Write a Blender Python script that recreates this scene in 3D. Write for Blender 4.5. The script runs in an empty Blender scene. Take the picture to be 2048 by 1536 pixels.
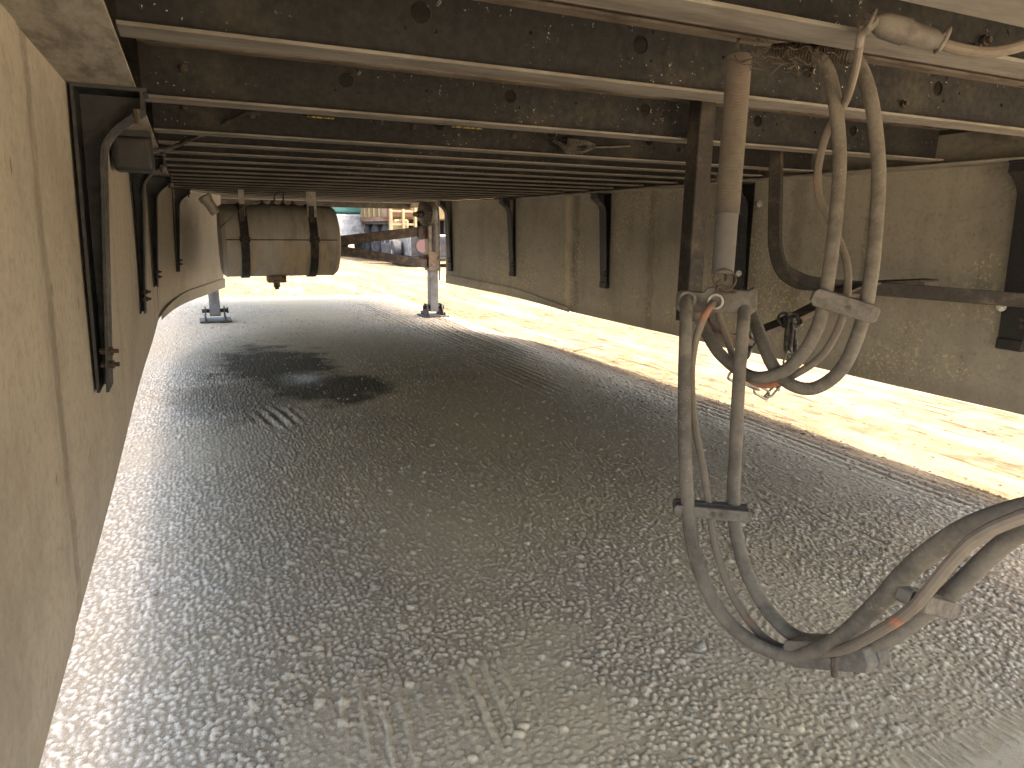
import bpy, math, random
import numpy as np
from mathutils import Vector, Matrix

random.seed(7); RNG = np.random.default_rng(7)
sc = bpy.context.scene
COL = sc.collection

# ------------------------------------------------------------------ camera
H = 0.85
FPX, CX, CY = 1365.0, 1024.0, 768.0          # focal length and centre in photograph pixels
_p = np.array([375.0 - CX, 449.0 - CY, FPX])  # trailer axis vanishing point
_r = math.radians(0.7); _u = np.array([math.cos(_r), math.sin(_r), 0.0])
_d1 = _p / np.linalg.norm(_p)
_q = _p - (_p @ _d1) / (_u @ _d1) * _u
_d2 = _q / np.linalg.norm(_q)
_d3 = np.cross(_d1, _d2)
if _d3[1] > 0: _d3 = -_d3
RM = np.array([_d2, _d1, _d3])               # camera (x right, y down, z ahead) -> world
CAMLOC = np.array([0.0, 0.0, H])
cd = bpy.data.cameras.new('camera'); cam = bpy.data.objects.new('camera', cd); COL.objects.link(cam)
cd.sensor_width = 36.0; cd.lens = FPX / 2048 * 36; cd.clip_start = 0.02; cd.clip_end = 2000
_x = RM @ np.array([1, 0, 0]); _y = RM @ np.array([0, -1, 0]); _z = RM @ np.array([0, 0, -1])
cam.matrix_world = Matrix(((_x[0], _y[0], _z[0], 0), (_x[1], _y[1], _z[1], 0), (_x[2], _y[2], _z[2], H), (0, 0, 0, 1)))
sc.camera = cam

# ------------------------------------------------------------------ sky, sun, exposure
SUN_TO = Vector((0.30, -0.08, 1.0)).normalized()   # direction towards the sun: high, a little to the right
elev = math.asin(SUN_TO.z); azim = math.atan2(SUN_TO.x, SUN_TO.y)
w = bpy.data.worlds.new('World'); sc.world = w; w.use_nodes = True
nt = w.node_tree; nt.nodes.clear()
sky = nt.nodes.new('ShaderNodeTexSky'); sky.sky_type = 'NISHITA'; sky.sun_disc = False
sky.sun_elevation = elev; sky.sun_rotation = azim; sky.dust_density = 4.0; sky.air_density = 1.0
bg = nt.nodes.new('ShaderNodeBackground'); bg.inputs['Strength'].default_value = 0.15
wo = nt.nodes.new('ShaderNodeOutputWorld')
nt.links.new(sky.outputs[0], bg.inputs[0]); nt.links.new(bg.outputs[0], wo.inputs[0])
sl = bpy.data.lights.new('sun', 'SUN'); sl.energy = 2.0; sl.angle = math.radians(0.5); sl.color = (1.0, 0.93, 0.80)
so = bpy.data.objects.new('sun', sl); COL.objects.link(so)
so.rotation_euler = SUN_TO.to_track_quat('Z', 'Y').to_euler(); so.location = (0, 0, 30)
sc.view_settings.view_transform = 'Standard'; sc.view_settings.look = 'None'
sc.view_settings.gamma = 1.0; sc.view_settings.use_curve_mapping = False
sc.view_settings.exposure = 3.48
sc.view_settings.use_white_balance = True      # the camera balanced for the shade
sc.view_settings.white_balance_temperature = 7350; sc.view_settings.white_balance_tint = 10
sc.cycles.use_denoising = True
sc.cycles.max_bounces = 7; sc.cycles.diffuse_bounces = 6; sc.cycles.glossy_bounces = 2; sc.cycles.transmission_bounces = 0; sc.cycles.caustics_reflective = False
sc.cycles.sample_clamp_indirect = 8.0

# ------------------------------------------------------------------ pixel -> world at a known plane or depth
def ray(px, py): return RM @ np.array([px - CX, py - CY, FPX])
def at_d(px, py, d): return Vector(CAMLOC + ray(px, py) / FPX * d)
def at_X(px, py, X): v = ray(px, py); return Vector(CAMLOC + v * X / v[0])
def at_Y(px, py, Y): v = ray(px, py); return Vector(CAMLOC + v * Y / v[1])
def at_Z(px, py, Z): v = ray(px, py); return Vector(CAMLOC + v * (Z - H) / v[2])

# ------------------------------------------------------------------ materials
MATS = {}
class NT:
    def __init__(s, name):
        s.m = bpy.data.materials.new(name); s.m.use_nodes = True
        s.t = s.m.node_tree; s.t.nodes.clear()
        s.out = s.n('ShaderNodeOutputMaterial'); s.b = s.n('ShaderNodeBsdfPrincipled')
        s.l(s.b.outputs[0], s.out.inputs[0]); s.tc = s.n('ShaderNodeTexCoord'); MATS[name] = s.m
    def n(s, k, **kw):
        nd = s.t.nodes.new(k)
        for a, v in kw.items(): setattr(nd, a, v)
        return nd
    def l(s, a, b): s.t.links.new(a, b)
    def co(s, scale=(1, 1, 1), kind='Object', loc=(0, 0, 0)):
        mp = s.n('ShaderNodeMapping'); mp.inputs['Scale'].default_value = scale; mp.inputs['Location'].default_value = loc
        s.l(s.tc.outputs[kind], mp.inputs[0]); return mp.outputs[0]
    def noise(s, scale, det=5, rough=0.6, v=None, out='Fac', dist=0.0):
        nd = s.n('ShaderNodeTexNoise'); nd.inputs['Scale'].default_value = scale
        nd.inputs['Detail'].default_value = det; nd.inputs['Roughness'].default_value = rough; nd.inputs['Distortion'].default_value = dist
        s.l(v if v is not None else s.tc.outputs['Object'], nd.inputs['Vector']); return nd.outputs[out]
    def vor(s, scale, v=None, feat='F1', out='Distance', rnd=1.0):
        nd = s.n('ShaderNodeTexVoronoi'); nd.feature = feat; nd.inputs['Scale'].default_value = scale; nd.inputs['Randomness'].default_value = rnd
        s.l(v if v is not None else s.tc.outputs['Object'], nd.inputs['Vector']); return nd.outputs[out]
    def ramp(s, f, lo, hi, a=0.0, b=1.0):
        nd = s.n('ShaderNodeMapRange'); nd.interpolation_type = 'SMOOTHSTEP'
        nd.inputs[1].default_value = lo; nd.inputs[2].default_value = hi; nd.inputs[3].default_value = a; nd.inputs[4].default_value = b
        s.l(f, nd.inputs[0]); return nd.outputs[0]
    def mix(s, f, a, b, mode='MIX'):
        nd = s.n('ShaderNodeMix'); nd.data_type = 'RGBA'; nd.blend_type = mode
        for sock, v in ((nd.inputs[0], f), (nd.inputs[6], a), (nd.inputs[7], b)):
            if isinstance(v, (tuple, list)): sock.default_value = (*v, 1) if len(v) == 3 else v
            elif isinstance(v, (int, float)): sock.default_value = v
            else: s.l(v, sock)
        return nd.outputs[2]
    def math(s, op, a, b=0.0, clamp=False):
        nd = s.n('ShaderNodeMath', operation=op); nd.use_clamp = clamp
        for i, v in enumerate((a, b)):
            if isinstance(v, (int, float)): nd.inputs[i].default_value = v
            else: s.l(v, nd.inputs[i])
        return nd.outputs[0]
    def sep(s, v):
        nd = s.n('ShaderNodeSeparateXYZ'); s.l(v, nd.inputs[0]); return nd.outputs
    def set(s, col=None, rough=None, metal=None, spec=None):
        for k, v in (('Base Color', col), ('Roughness', rough), ('Metallic', metal), ('Specular IOR Level', spec)):
            if v is None: continue
            if isinstance(v, (int, float)): s.b.inputs[k].default_value = v
            elif isinstance(v, tuple): s.b.inputs[k].default_value = (*v, 1)
            else: s.l(v, s.b.inputs[k])
    def bump(s, h, strength=0.5, dist=0.002, prev=None):
        nd = s.n('ShaderNodeBump'); nd.inputs['Strength'].default_value = strength; nd.inputs['Distance'].default_value = dist
        s.l(h, nd.inputs['Height'])
        if prev is not None: s.l(prev, nd.inputs['Normal'])
        s.l(nd.outputs[0], s.b.inputs['Normal']); return nd.outputs[0]

def grimy(name, base, dirt, rough=0.7, metal=0.0, scale=6.0, amount=(0.4, 0.65), speck=None, bump=0.25, stretch=(1, 1, 1), fine=40, spec=0.3):
    m = NT(name); v = m.co(stretch)
    n1 = m.noise(scale, 6, 0.65, v); n2 = m.noise(fine, 4, 0.7, v)
    c = m.mix(m.ramp(n1, *amount), base, dirt)
    c = m.mix(m.ramp(n2, 0.35, 0.75, 0.0, 0.35), c, tuple(x * 0.55 for x in base))
    if speck:
        sp = m.noise(speck[1], 3, 0.8, dist=0.6); mk = m.noise(speck[2], 3, 0.6)
        f = m.math('MULTIPLY', m.ramp(sp, 1 - speck[3], 1 - speck[3] + 0.035), m.ramp(mk, 0.46, 0.60))
        c = m.mix(f, c, speck[0])
    m.set(c, m.ramp(n2, 0.3, 0.7, rough - 0.1, rough + 0.12), metal, spec)
    if bump: m.bump(n2, bump, 0.002)
    return m.m

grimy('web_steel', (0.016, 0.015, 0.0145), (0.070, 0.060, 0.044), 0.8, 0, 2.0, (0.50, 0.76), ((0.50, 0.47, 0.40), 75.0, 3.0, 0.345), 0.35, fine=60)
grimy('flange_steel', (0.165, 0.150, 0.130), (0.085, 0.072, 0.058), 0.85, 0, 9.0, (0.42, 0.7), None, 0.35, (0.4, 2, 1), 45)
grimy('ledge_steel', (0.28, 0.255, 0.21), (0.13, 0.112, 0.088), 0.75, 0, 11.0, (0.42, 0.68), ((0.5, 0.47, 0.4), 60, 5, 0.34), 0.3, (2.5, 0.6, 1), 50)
grimy('rail_dark', (0.04, 0.036, 0.032), (0.10, 0.085, 0.06), 0.8, 0, 5, (0.45, 0.7))
grimy('deck_wood', (0.055, 0.042, 0.030), (0.03, 0.025, 0.02), 0.9, 0, 7, (0.4, 0.7), None, 0.4, (6, 0.6, 1))
grimy('flange_rust', (0.15, 0.12, 0.095), (0.06, 0.045, 0.034), 0.85, 0, 14, (0.42, 0.65), None, 0.4, (0.5, 2, 1))
grimy('plastic_black', (0.016, 0.0155, 0.0155), (0.055, 0.048, 0.040), 0.6, 0, 9, (0.52, 0.78), None, 0.2, fine=70, spec=0.4)
grimy('hose_rubber', (0.128, 0.112, 0.091), (0.072, 0.063, 0.053), 0.85, 0, 22, (0.4, 0.66), ((0.19, 0.165, 0.13), 160, 20, 0.38), 0.5, fine=160)
grimy('clamp_grey', (0.118, 0.106, 0.091), (0.075, 0.063, 0.052), 0.8, 0, 30, (0.4, 0.66), None, 0.4, fine=120)
grimy('rust_bar', (0.062, 0.049, 0.040), (0.125, 0.088, 0.064), 0.85, 0, 18, (0.45, 0.62), ((0.03, 0.025, 0.02), 60, 12, 0.42), 0.5, fine=90)
grimy('bar_dark', (0.028, 0.024, 0.021), (0.075, 0.058, 0.044), 0.8, 0, 12, (0.48, 0.7), None, 0.4, fine=90)
grimy('leg_steel', (0.16, 0.135, 0.11), (0.20, 0.13, 0.075), 0.6, 0.2, 6, (0.46, 0.62), ((0.05, 0.04, 0.035), 12, 4, 0.48), 0.3)
grimy('leg_galv', (0.15, 0.147, 0.145), (0.085, 0.077, 0.07), 0.5, 0.3, 9, (0.45, 0.7))
grimy('foot_steel', (0.050, 0.044, 0.038), (0.085, 0.07, 0.058), 0.7, 0.1, 12, (0.45, 0.65))
grimy('gearbox_iron', (0.030, 0.028, 0.026), (0.06, 0.052, 0.042), 0.6, 0.1, 12)
grimy('strap_steel', (0.028, 0.026, 0.024), (0.06, 0.052, 0.044), 0.6, 0.2, 15)
grimy('hanger_alu', (0.38, 0.35, 0.31), (0.26, 0.23, 0.19), 0.6, 0.2, 15)
grimy('bolt_steel', (0.045, 0.038, 0.032), (0.085, 0.06, 0.045), 0.6, 0.3, 60)
grimy('bolt_zinc', (0.85, 0.84, 0.80), (0.45, 0.42, 0.37), 0.35, 0.6, 60)
grimy('chain_steel', (0.05, 0.047, 0.045), (0.14, 0.12, 0.10), 0.45, 0.5, 60)
grimy('link_zinc', (0.30, 0.285, 0.26), (0.20, 0.18, 0.15), 0.5, 0.4, 60)
grimy('wire_rust', (0.075, 0.058, 0.043), (0.04, 0.030, 0.024), 0.8, 0.1, 60)
grimy('cable_black', (0.03, 0.028, 0.026), (0.10, 0.09, 0.075), 0.7, 0, 25)
grimy('plug_grey', (0.135, 0.12, 0.104), (0.085, 0.072, 0.06), 0.75, 0, 25, (0.4, 0.65))
grimy('tie_pale', (0.13, 0.115, 0.095), (0.075, 0.066, 0.055), 0.6, 0, 40)
grimy('paint_tan', (0.155, 0.105, 0.045), (0.20, 0.14, 0.07), 0.6, 0, 3)
grimy('paint_white', (0.45, 0.45, 0.44), (0.16, 0.155, 0.15), 0.5, 0, 2)
grimy('paint_green', (0.045, 0.15, 0.125), (0.07, 0.17, 0.15), 0.5, 0, 2)
grimy('paint_orange', (0.12, 0.055, 0.026), (0.17, 0.11, 0.07), 0.6, 0, 3)
grimy('rib_tan', (0.30, 0.225, 0.12), (0.22, 0.15, 0.07), 0.6, 0, 3)
grimy('paint_red', (0.13, 0.045, 0.042), (0.10, 0.06, 0.055), 0.5, 0, 5)
grimy('tyre_rubber', (0.022, 0.022, 0.026), (0.06, 0.057, 0.055), 0.9, 0, 4)
grimy('wheel_steel', (0.20, 0.195, 0.19), (0.11, 0.10, 0.09), 0.5, 0.1, 6)
grimy('chassis_black', (0.02, 0.02, 0.023), (0.06, 0.052, 0.045), 0.7, 0, 4)
grimy('box_white', (0.75, 0.75, 0.74), (0.6, 0.58, 0.54), 0.5, 0, 0.7)
grimy('stone', (0.20, 0.18, 0.15), (0.30, 0.265, 0.215), 0.85, 0, 1.4, (0.35, 0.6), None, 0.3)
grimy('twig', (0.12, 0.085, 0.05), (0.2, 0.15, 0.1), 0.9, 0, 20)
grimy('sticker_yellow', (0.42, 0.32, 0.07), (0.06, 0.05, 0.03), 0.7, 0, 70, (0.42, 0.56))
grimy('bark', (0.10, 0.08, 0.06), (0.06, 0.05, 0.04), 0.9, 0, 6)
grimy('leaf', (0.07, 0.11, 0.04), (0.10, 0.14, 0.06), 0.7, 0, 3, spec=0.2)
grimy('glass_dark', (0.05, 0.09, 0.10), (0.08, 0.12, 0.13), 0.15, 0, 2, bump=0)

def cable_mat():
    m = NT('cable_red')
    n1 = m.noise(14, 5, 0.6); n2 = m.noise(90, 3, 0.6)
    c = m.mix(m.ramp(n1, 0.58, 0.70), (0.135, 0.112, 0.088), (0.30, 0.115, 0.065))
    c = m.mix(m.ramp(n2, 0.4, 0.7, 0, 0.4), c, (0.09, 0.075, 0.06))
    m.set(c, 0.75, 0, 0.3); m.bump(n2, 0.3, 0.001)
cable_mat()

def conduit_mat():
    m = NT('spring_sleeve')
    n1 = m.noise(7, 4, 0.6, m.co((0.4, 0.4, 1))); n2 = m.noise(70, 4, 0.65)
    z = m.sep(m.tc.outputs['Object'])[2]
    c = m.mix(m.ramp(n1, 0.42, 0.62), (0.120, 0.106, 0.084), (0.122, 0.096, 0.076))
    c = m.mix(m.ramp(z, -0.21, -0.23), c, (0.085, 0.080, 0.076))
    c = m.mix(m.ramp(n2, 0.42, 0.7, 0, 0.45), c, (0.075, 0.060, 0.048))
    m.set(c, 0.8, 0, 0.3); m.bump(n2, 0.35, 0.001)
conduit_mat()

def skirt_mat(name, base, dark, speckle, spk_amt, streaks=()):
    m = NT(name); x, y, z = m.sep(m.tc.outputs['Object'])
    v = m.co((1, 1.0, 0.10)); n1 = m.noise(7, 6, 0.7, v)          # streaks running down
    n2 = m.noise(2.6, 5, 0.65); n3 = m.noise(60, 4, 0.75); n4 = m.noise(14, 5, 0.7)
    c = m.mix(m.ramp(n1, 0.45, 0.75, 0, 0.5), base, dark)
    c = m.mix(m.ramp(n2, 0.45, 0.72, 0, 0.7), c, tuple(q * 0.62 for q in base))
    c = m.mix(m.ramp(n4, 0.50, 0.75, 0, 0.45), c, dark)
    c = m.mix(m.ramp(n3, 0.48, 0.72, 0, 0.5), c, tuple(q * 0.8 for q in dark))
    for (yc, wd, col, amt) in streaks:                               # run-off marks below joints
        dy = m.math('ABSOLUTE', m.math('SUBTRACT', m.math('ADD', y, m.math('MULTIPLY', m.math('SUBTRACT', m.noise(9, 4, 0.7, m.co((1, 0.3, 0.6))), 0.5), wd * 2.2)), yc - 2.0))
        c = m.mix(m.math('MULTIPLY', m.ramp(dy, wd, wd * 0.35), m.math('MULTIPLY', m.ramp(n4, 0.25, 0.6, 0.5, 1.0), amt)), c, col)
    sp = m.math('MULTIPLY', m.ramp(m.noise(75, 3, 0.8), 0.55, 0.62), m.ramp(m.noise(2.0, 4, 0.65), 0.44, 0.60))
    c = m.mix(m.math('MULTIPLY', sp, spk_amt), c, speckle)
    nk = m.math('MULTIPLY', m.ramp(m.vor(17, m.co((1, 1, 0.35))), 0.09, 0.05), m.ramp(n2, 0.46, 0.54))
    c = m.mix(m.math('MULTIPLY', nk, 0.75), c, (0.05, 0.042, 0.035))
    c = m.mix(m.math('MULTIPLY', m.ramp(m.math('ADD', z, m.math('MULTIPLY', n4, 0.08)), 0.085, 0.02), 0.5), c, dark)   # splash dirt along the bottom edge
    m.set(c, m.ramp(n3, 0.3, 0.7, 0.6, 0.8), 0, 0.3)
    m.bump(m.math('ADD', n3, m.math('MULTIPLY', n1, 1.5)), 0.3, 0.0025)
skirt_mat('skirt_tan', (0.335, 0.300, 0.25), (0.26, 0.225, 0.175), (0.48, 0.44, 0.36), 0.15, ((1.10, 0.030, (0.15, 0.13, 0.105), 0.75), (2.0, 0.05, (0.2, 0.175, 0.14), 0.4)))
skirt_mat('skirt_olive', (0.31, 0.282, 0.232), (0.19, 0.17, 0.138), (0.52, 0.46, 0.26), 0.9, ((4.47, 0.045, (0.44, 0.37, 0.25), 0.8), (4.36, 0.06, (0.10, 0.085, 0.07), 0.6), (3.45, 0.05, (0.12, 0.10, 0.08), 0.5), (1.98, 0.03, (0.12, 0.10, 0.08), 0.5), (2.35, 0.06, (0.15, 0.12, 0.09), 0.5)))

def tank_mat():
    m = NT('tank_alu')
    v = m.co((1.2, 0.25, 0.25)); n1 = m.noise(9, 6, 0.7, v); n2 = m.noise(3, 5, 0.6); n3 = m.noise(50, 4, 0.7)
    z = m.sep(m.tc.outputs['Object'])[2]
    low = m.ramp(z, 0.30, 0.22)
    c = m.mix(m.ramp(n1, 0.4, 0.7), (0.40, 0.375, 0.33), (0.26, 0.235, 0.195))
    c = m.mix(m.math('MULTIPLY', m.ramp(n2, 0.45, 0.7), 0.6), c, (0.17, 0.135, 0.10))
    c = m.mix(m.math('MULTIPLY', m.ramp(n1, 0.5, 0.62), m.math('MULTIPLY', low, 0.5)), c, (0.56, 0.44, 0.28))
    m.set(c, m.ramp(n3, 0.3, 0.7, 0.55, 0.75), 0.1, 0.4); m.bump(n3, 0.15, 0.001)
tank_mat()

def ground_mat():
    m = NT('ground')
    P = m.tc.outputs['Object']; x, y, z = m.sep(P)
    flat = m.n('ShaderNodeCombineXYZ'); m.l(x, flat.inputs[0]); m.l(y, flat.inputs[1]); F = flat.outputs[0]
    n1 = m.noise(1.3, 5, 0.6, F); n2 = m.noise(9, 4, 0.65, F); n3 = m.noise(70, 4, 0.75, F)
    A = lambda nm: m.n('ShaderNodeAttribute', attribute_name=nm).outputs['Fac']
    at, stn, sdy = A('tone'), A('stone'), A('sandy')              # tone of each embedded pebble, where stones show, where sand covers them
    soil_ = m.mix(sdy, (0.30, 0.240, 0.168), (0.45, 0.365, 0.255))
    soil_ = m.mix(m.ramp(n3, 0.45, 0.75, 0, 0.5), soil_, (0.12, 0.095, 0.065))
    peb = m.mix(m.ramp(n1, 0.38, 0.62), (0.52, 0.455, 0.365), (0.53, 0.435, 0.305))
    peb = m.mix(m.ramp(at, 0.5, 1.0, 0, 0.9), peb, (0.56, 0.50, 0.41)); peb = m.mix(m.ramp(at, 0.42, 0.0, 0, 0.8), peb, (0.25, 0.21, 0.16))
    c = m.mix(stn, soil_, peb)
    c = m.mix(m.ramp(n2, 0.48, 0.75, 0, 0.4), c, (0.33, 0.27, 0.19))
    grit = m.noise(420, 2, 0.7, F)
    c = m.mix(m.ramp(grit, 0.52, 0.66, 0, 0.35), c, (0.13, 0.105, 0.078)); c = m.mix(m.ramp(grit, 0.45, 0.32, 0, 0.5), c, (0.58, 0.52, 0.42))
    mid_lift = m.math('MULTIPLY', m.ramp(m.math('ABSOLUTE', m.math('SUBTRACT', x, 0.85)), 0.85, 0.2), m.ramp(n1, 0.3, 0.6, 0.35, 1.0))
    c = m.mix(m.math('MULTIPLY', mid_lift, 0.55), c, (0.52, 0.41, 0.26))      # warm pale tone painted along the middle to lift the shade
    # open yard: sand kept pale for bounce light; sunlit ground in view painted darker
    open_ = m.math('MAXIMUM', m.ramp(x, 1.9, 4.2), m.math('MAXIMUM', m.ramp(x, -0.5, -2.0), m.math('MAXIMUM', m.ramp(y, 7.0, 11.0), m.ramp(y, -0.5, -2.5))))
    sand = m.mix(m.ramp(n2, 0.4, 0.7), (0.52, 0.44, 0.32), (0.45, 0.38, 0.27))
    sunlit_dim = m.math('MULTIPLY', m.math('MAXIMUM', m.ramp(x, 2.20, 2.42), m.ramp(y, 8.5, 9.1)), m.math('MULTIPLY', m.math('MAXIMUM', m.ramp(x, 4.9, 3.9), m.math('MULTIPLY', m.ramp(y, 10.0, 14.0), m.ramp(x, 9.0, 7.0))), m.ramp(y, 0.2, 1.0)))  # visible sunlit ground, its colour darkened so the sun does not clip
    dimmed_soil = m.mix(m.ramp(n2, 0.36, 0.66), (0.140, 0.106, 0.068), (0.080, 0.060, 0.038))
    dimmed_soil = m.mix(m.ramp(m.noise(3.0, 5, 0.65, m.co((0.9, 0.16, 1))), 0.46, 0.66), dimmed_soil, (0.185, 0.142, 0.094))
    dimmed_soil = m.mix(m.ramp(m.noise(24, 4, 0.7, m.co((1, 0.10, 1))), 0.52, 0.66, 0, 0.85), dimmed_soil, (0.036, 0.026, 0.015))
    dimmed_soil = m.mix(m.math('MULTIPLY', m.ramp(m.vor(19, F), 0.17, 0.11), m.ramp(n2, 0.38, 0.5)), dimmed_soil, (0.022, 0.017, 0.011))
    c = m.mix(open_, c, sand); c = m.mix(sunlit_dim, c, dimmed_soil)
    # oil stain
    wob = m.math('MULTIPLY', m.math('SUBTRACT', m.noise(4.0, 4, 0.6, F), 0.5), 1.7)
    def blob(cx, cy, rx, ry, rot, lo, hi):
        dx = m.math('SUBTRACT', x, cx); dy = m.math('SUBTRACT', y, cy); ca, sa = math.cos(rot), math.sin(rot)
        u = m.math('DIVIDE', m.math('ADD', m.math('MULTIPLY', dx, ca), m.math('MULTIPLY', dy, sa)), rx)
        v = m.math('DIVIDE', m.math('SUBTRACT', m.math('MULTIPLY', dy, ca), m.math('MULTIPLY', dx, sa)), ry)
        r = m.math('SQRT', m.math('ADD', m.math('MULTIPLY', u, u), m.math('MULTIPLY', v, v)))
        return m.ramp(m.math('ADD', r, wob), hi, lo)
    s1 = blob(0.42, 4.35, 0.40, 0.85, 0.0, 0.55, 1.10)
    s2 = blob(0.62, 3.62, 0.34, 0.42, 0.0, 0.5, 1.15)
    s5 = blob(0.16, 3.55, 0.34, 0.60, 0.0, 0.45, 1.15)
    s3 = blob(0.95, 4.9, 0.55, 1.1, 0.0, 0.3, 1.2)
    st = m.math('MAXIMUM', m.math('MULTIPLY', s5, 0.55), m.math('MAXIMUM', s1, s2))
    c = m.mix(m.math('MULTIPLY', s3, 0.12), c, (0.14, 0.105, 0.07))
    c = m.mix(m.math('MULTIPLY', st, 0.85), c, (0.066, 0.053, 0.040))
    wet = blob(0.53, 3.86, 0.15, 0.26, 0.0, 0.0, 1.25)
    d4 = blob(1.0, 2.1, 0.42, 0.9, 0.1, 0.2, 1.2)
    c = m.mix(m.math('MULTIPLY', d4, 0.06), c, (0.19, 0.15, 0.105))
    r = m.ramp(n3, 0.3, 0.7, 0.75, 0.95)
    rr = m.math('MULTIPLY', r, m.math('SUBTRACT', 1.0, m.math('MULTIPLY', wet, 0.45)))
    m.set(c, rr, 0, None)
    m.l(m.math('ADD', 0.02, m.math('MULTIPLY', wet, 0.35)), m.b.inputs['Specular IOR Level'])
    m.bump(m.math('ADD', n3, m.math('MULTIPLY', grit, 0.5)), 0.6, 0.004)
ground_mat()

# ------------------------------------------------------------------ mesh helpers
class MB:
    def __init__(s): s.v = []; s.f = []
    def add(s, vs, fs):
        o = len(s.v); s.v += [tuple(p) for p in vs]; s.f += [tuple(i + o for i in f) for f in fs]; return s
    def box(s, lo, hi):
        (a, b, c), (d, e, f) = lo, hi
        return s.add([(a, b, c), (d, b, c), (d, e, c), (a, e, c), (a, b, f), (d, b, f), (d, e, f), (a, e, f)],
                     [(0, 3, 2, 1), (4, 5, 6, 7), (0, 1, 5, 4), (1, 2, 6, 5), (2, 3, 7, 6), (3, 0, 4, 7)])
    def bar(s, p, q, wd, ht, up=(0, 0, 1)):
        p, q = Vector(p), Vector(q); t = (q - p).normalized(); u = Vector(up)
        sd = t.cross(u).normalized() * wd / 2; u = sd.cross(t).normalized() * ht / 2
        return s.add([p - sd - u, p + sd - u, p + sd + u, p - sd + u, q - sd - u, q + sd - u, q + sd + u, q - sd + u],
                     [(0, 1, 2, 3), (7, 6, 5, 4), (0, 4, 5, 1), (1, 5, 6, 2), (2, 6, 7, 3), (3, 7, 4, 0)])
    def tube(s, pts, rad, n=12, cap=True, closed=False):
        pts = [Vector(p) for p in pts]; k = len(pts)
        rad = rad if isinstance(rad, (list, tuple)) else [rad] * k
        up = None; vs = []; fs = []
        for i, p in enumerate(pts):
            a = pts[(i - 1) % k] if (closed or i > 0) else p; b = pts[(i + 1) % k] if (closed or i < k - 1) else p
            t = (b - a).normalized()
            if up is None: up = t.orthogonal().normalized()
            up = (up - t * up.dot(t)).normalized(); sd = t.cross(up)
            vs += [p + (up * math.cos(2 * math.pi * j / n) + sd * math.sin(2 * math.pi * j / n)) * rad[i] for j in range(n)]
        for i in range(k if closed else k - 1):
            i2 = (i + 1) % k
            fs += [(i * n + j, i * n + (j + 1) % n, i2 * n + (j + 1) % n, i2 * n + j) for j in range(n)]
        if cap and not closed:
            fs.append(tuple(range(n - 1, -1, -1))); fs.append(tuple((k - 1) * n + j for j in range(n)))
        return s.add(vs, fs)
    def sweep(s, pts, prof, up=(0, 0, 1)):
        """profile [(side, up)] swept along pts with a fixed up hint"""
        pts = [Vector(p) for p in pts]; k = len(pts); n = len(prof); vs = []; fs = []; U = Vector(up)
        for i, p in enumerate(pts):
            t = (pts[min(i + 1, k - 1)] - pts[max(i - 1, 0)]).normalized()
            sd = t.cross(U)
            sd = sd.normalized() if sd.length > 1e-3 else Vector((1, 0, 0)); u = sd.cross(t)
            vs += [p + sd * a + u * b for a, b in prof]
        for i in range(k - 1): fs += [(i * n + j, i * n + (j + 1) % n, (i + 1) * n + (j + 1) % n, (i + 1) * n + j) for j in range(n)]
        fs.append(tuple(range(n - 1, -1, -1))); fs.append(tuple((k - 1) * n + j for j in range(n)))
        return s.add(vs, fs)
    def prism(s, poly, f0, f1):
        """poly: list of 2-D points; f0/f1 map a 2-D point to the two faces"""
        n = len(poly)
        return s.add([f0(*p) for p in poly] + [f1(*p) for p in poly],
                     [tuple(range(n - 1, -1, -1)), tuple(range(n, 2 * n))] + [(j, (j + 1) % n, n + (j + 1) % n, n + j) for j in range(n)])
    def lathe(s, prof, org, axis, n=32):
        ax = Vector(axis).normalized(); u = ax.orthogonal().normalized(); v = ax.cross(u); org = Vector(org); vs = []; fs = []
        for a, r in prof: vs += [org + ax * a + (u * math.cos(2 * math.pi * j / n) + v * math.sin(2 * math.pi * j / n)) * max(r, 1e-5) for j in range(n)]
        for i in range(len(prof) - 1): fs += [(i * n + j, i * n + (j + 1) % n, (i + 1) * n + (j + 1) % n, (i + 1) * n + j) for j in range(n)]
        fs.append(tuple(range(n - 1, -1, -1))); fs.append(tuple((len(prof) - 1) * n + j for j in range(n)))
        return s.add(vs, fs)
    def mesh(s, name, mat, off=(0, 0, 0), smooth=True):
        me = bpy.data.meshes.new(name); o = Vector(off)
        me.from_pydata([tuple(Vector(p) - o) for p in s.v], [], s.f); me.materials.append(MATS[mat])
        bm_fix(me)
        if smooth: me.shade_smooth(); me.set_sharp_from_angle(angle=math.radians(35))
        return me
    def build(s, name, mat, parent=None, off=None, bevel=0, smooth=True):
        if off is None: off = ORG.get(parent.name, (0, 0, 0)) if parent else (0, 0, 0)
        ob = bpy.data.objects.new(name, s.mesh(name, mat, off, smooth)); COL.objects.link(ob)
        if parent: ob.parent = parent; ORG[ob.name] = off
        else: ob.location = off; ORG[ob.name] = off
        if bevel:
            b = ob.modifiers.new('bevel', 'BEVEL'); b.width = bevel; b.segments = 2; b.limit_method = 'ANGLE'; b.angle_limit = math.radians(40)
        return ob
ORG = {}
def bm_fix(me):
    import bmesh
    bm = bmesh.new(); bm.from_mesh(me); bmesh.ops.recalc_face_normals(bm, faces=bm.faces); bm.to_mesh(me); bm.free()
def tag(o, label, cat=None, group=None, kind=None):
    if label: o['label'] = label
    if cat: o['category'] = cat
    if group: o['group'] = group
    if kind: o['kind'] = kind
    return o
def empty(name, loc, label, cat, group=None):
    o = bpy.data.objects.new(name, None); COL.objects.link(o); o.location = loc; o.empty_display_size = 0.1
    ORG[o.name] = tuple(loc); return tag(o, label, cat, group)
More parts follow.
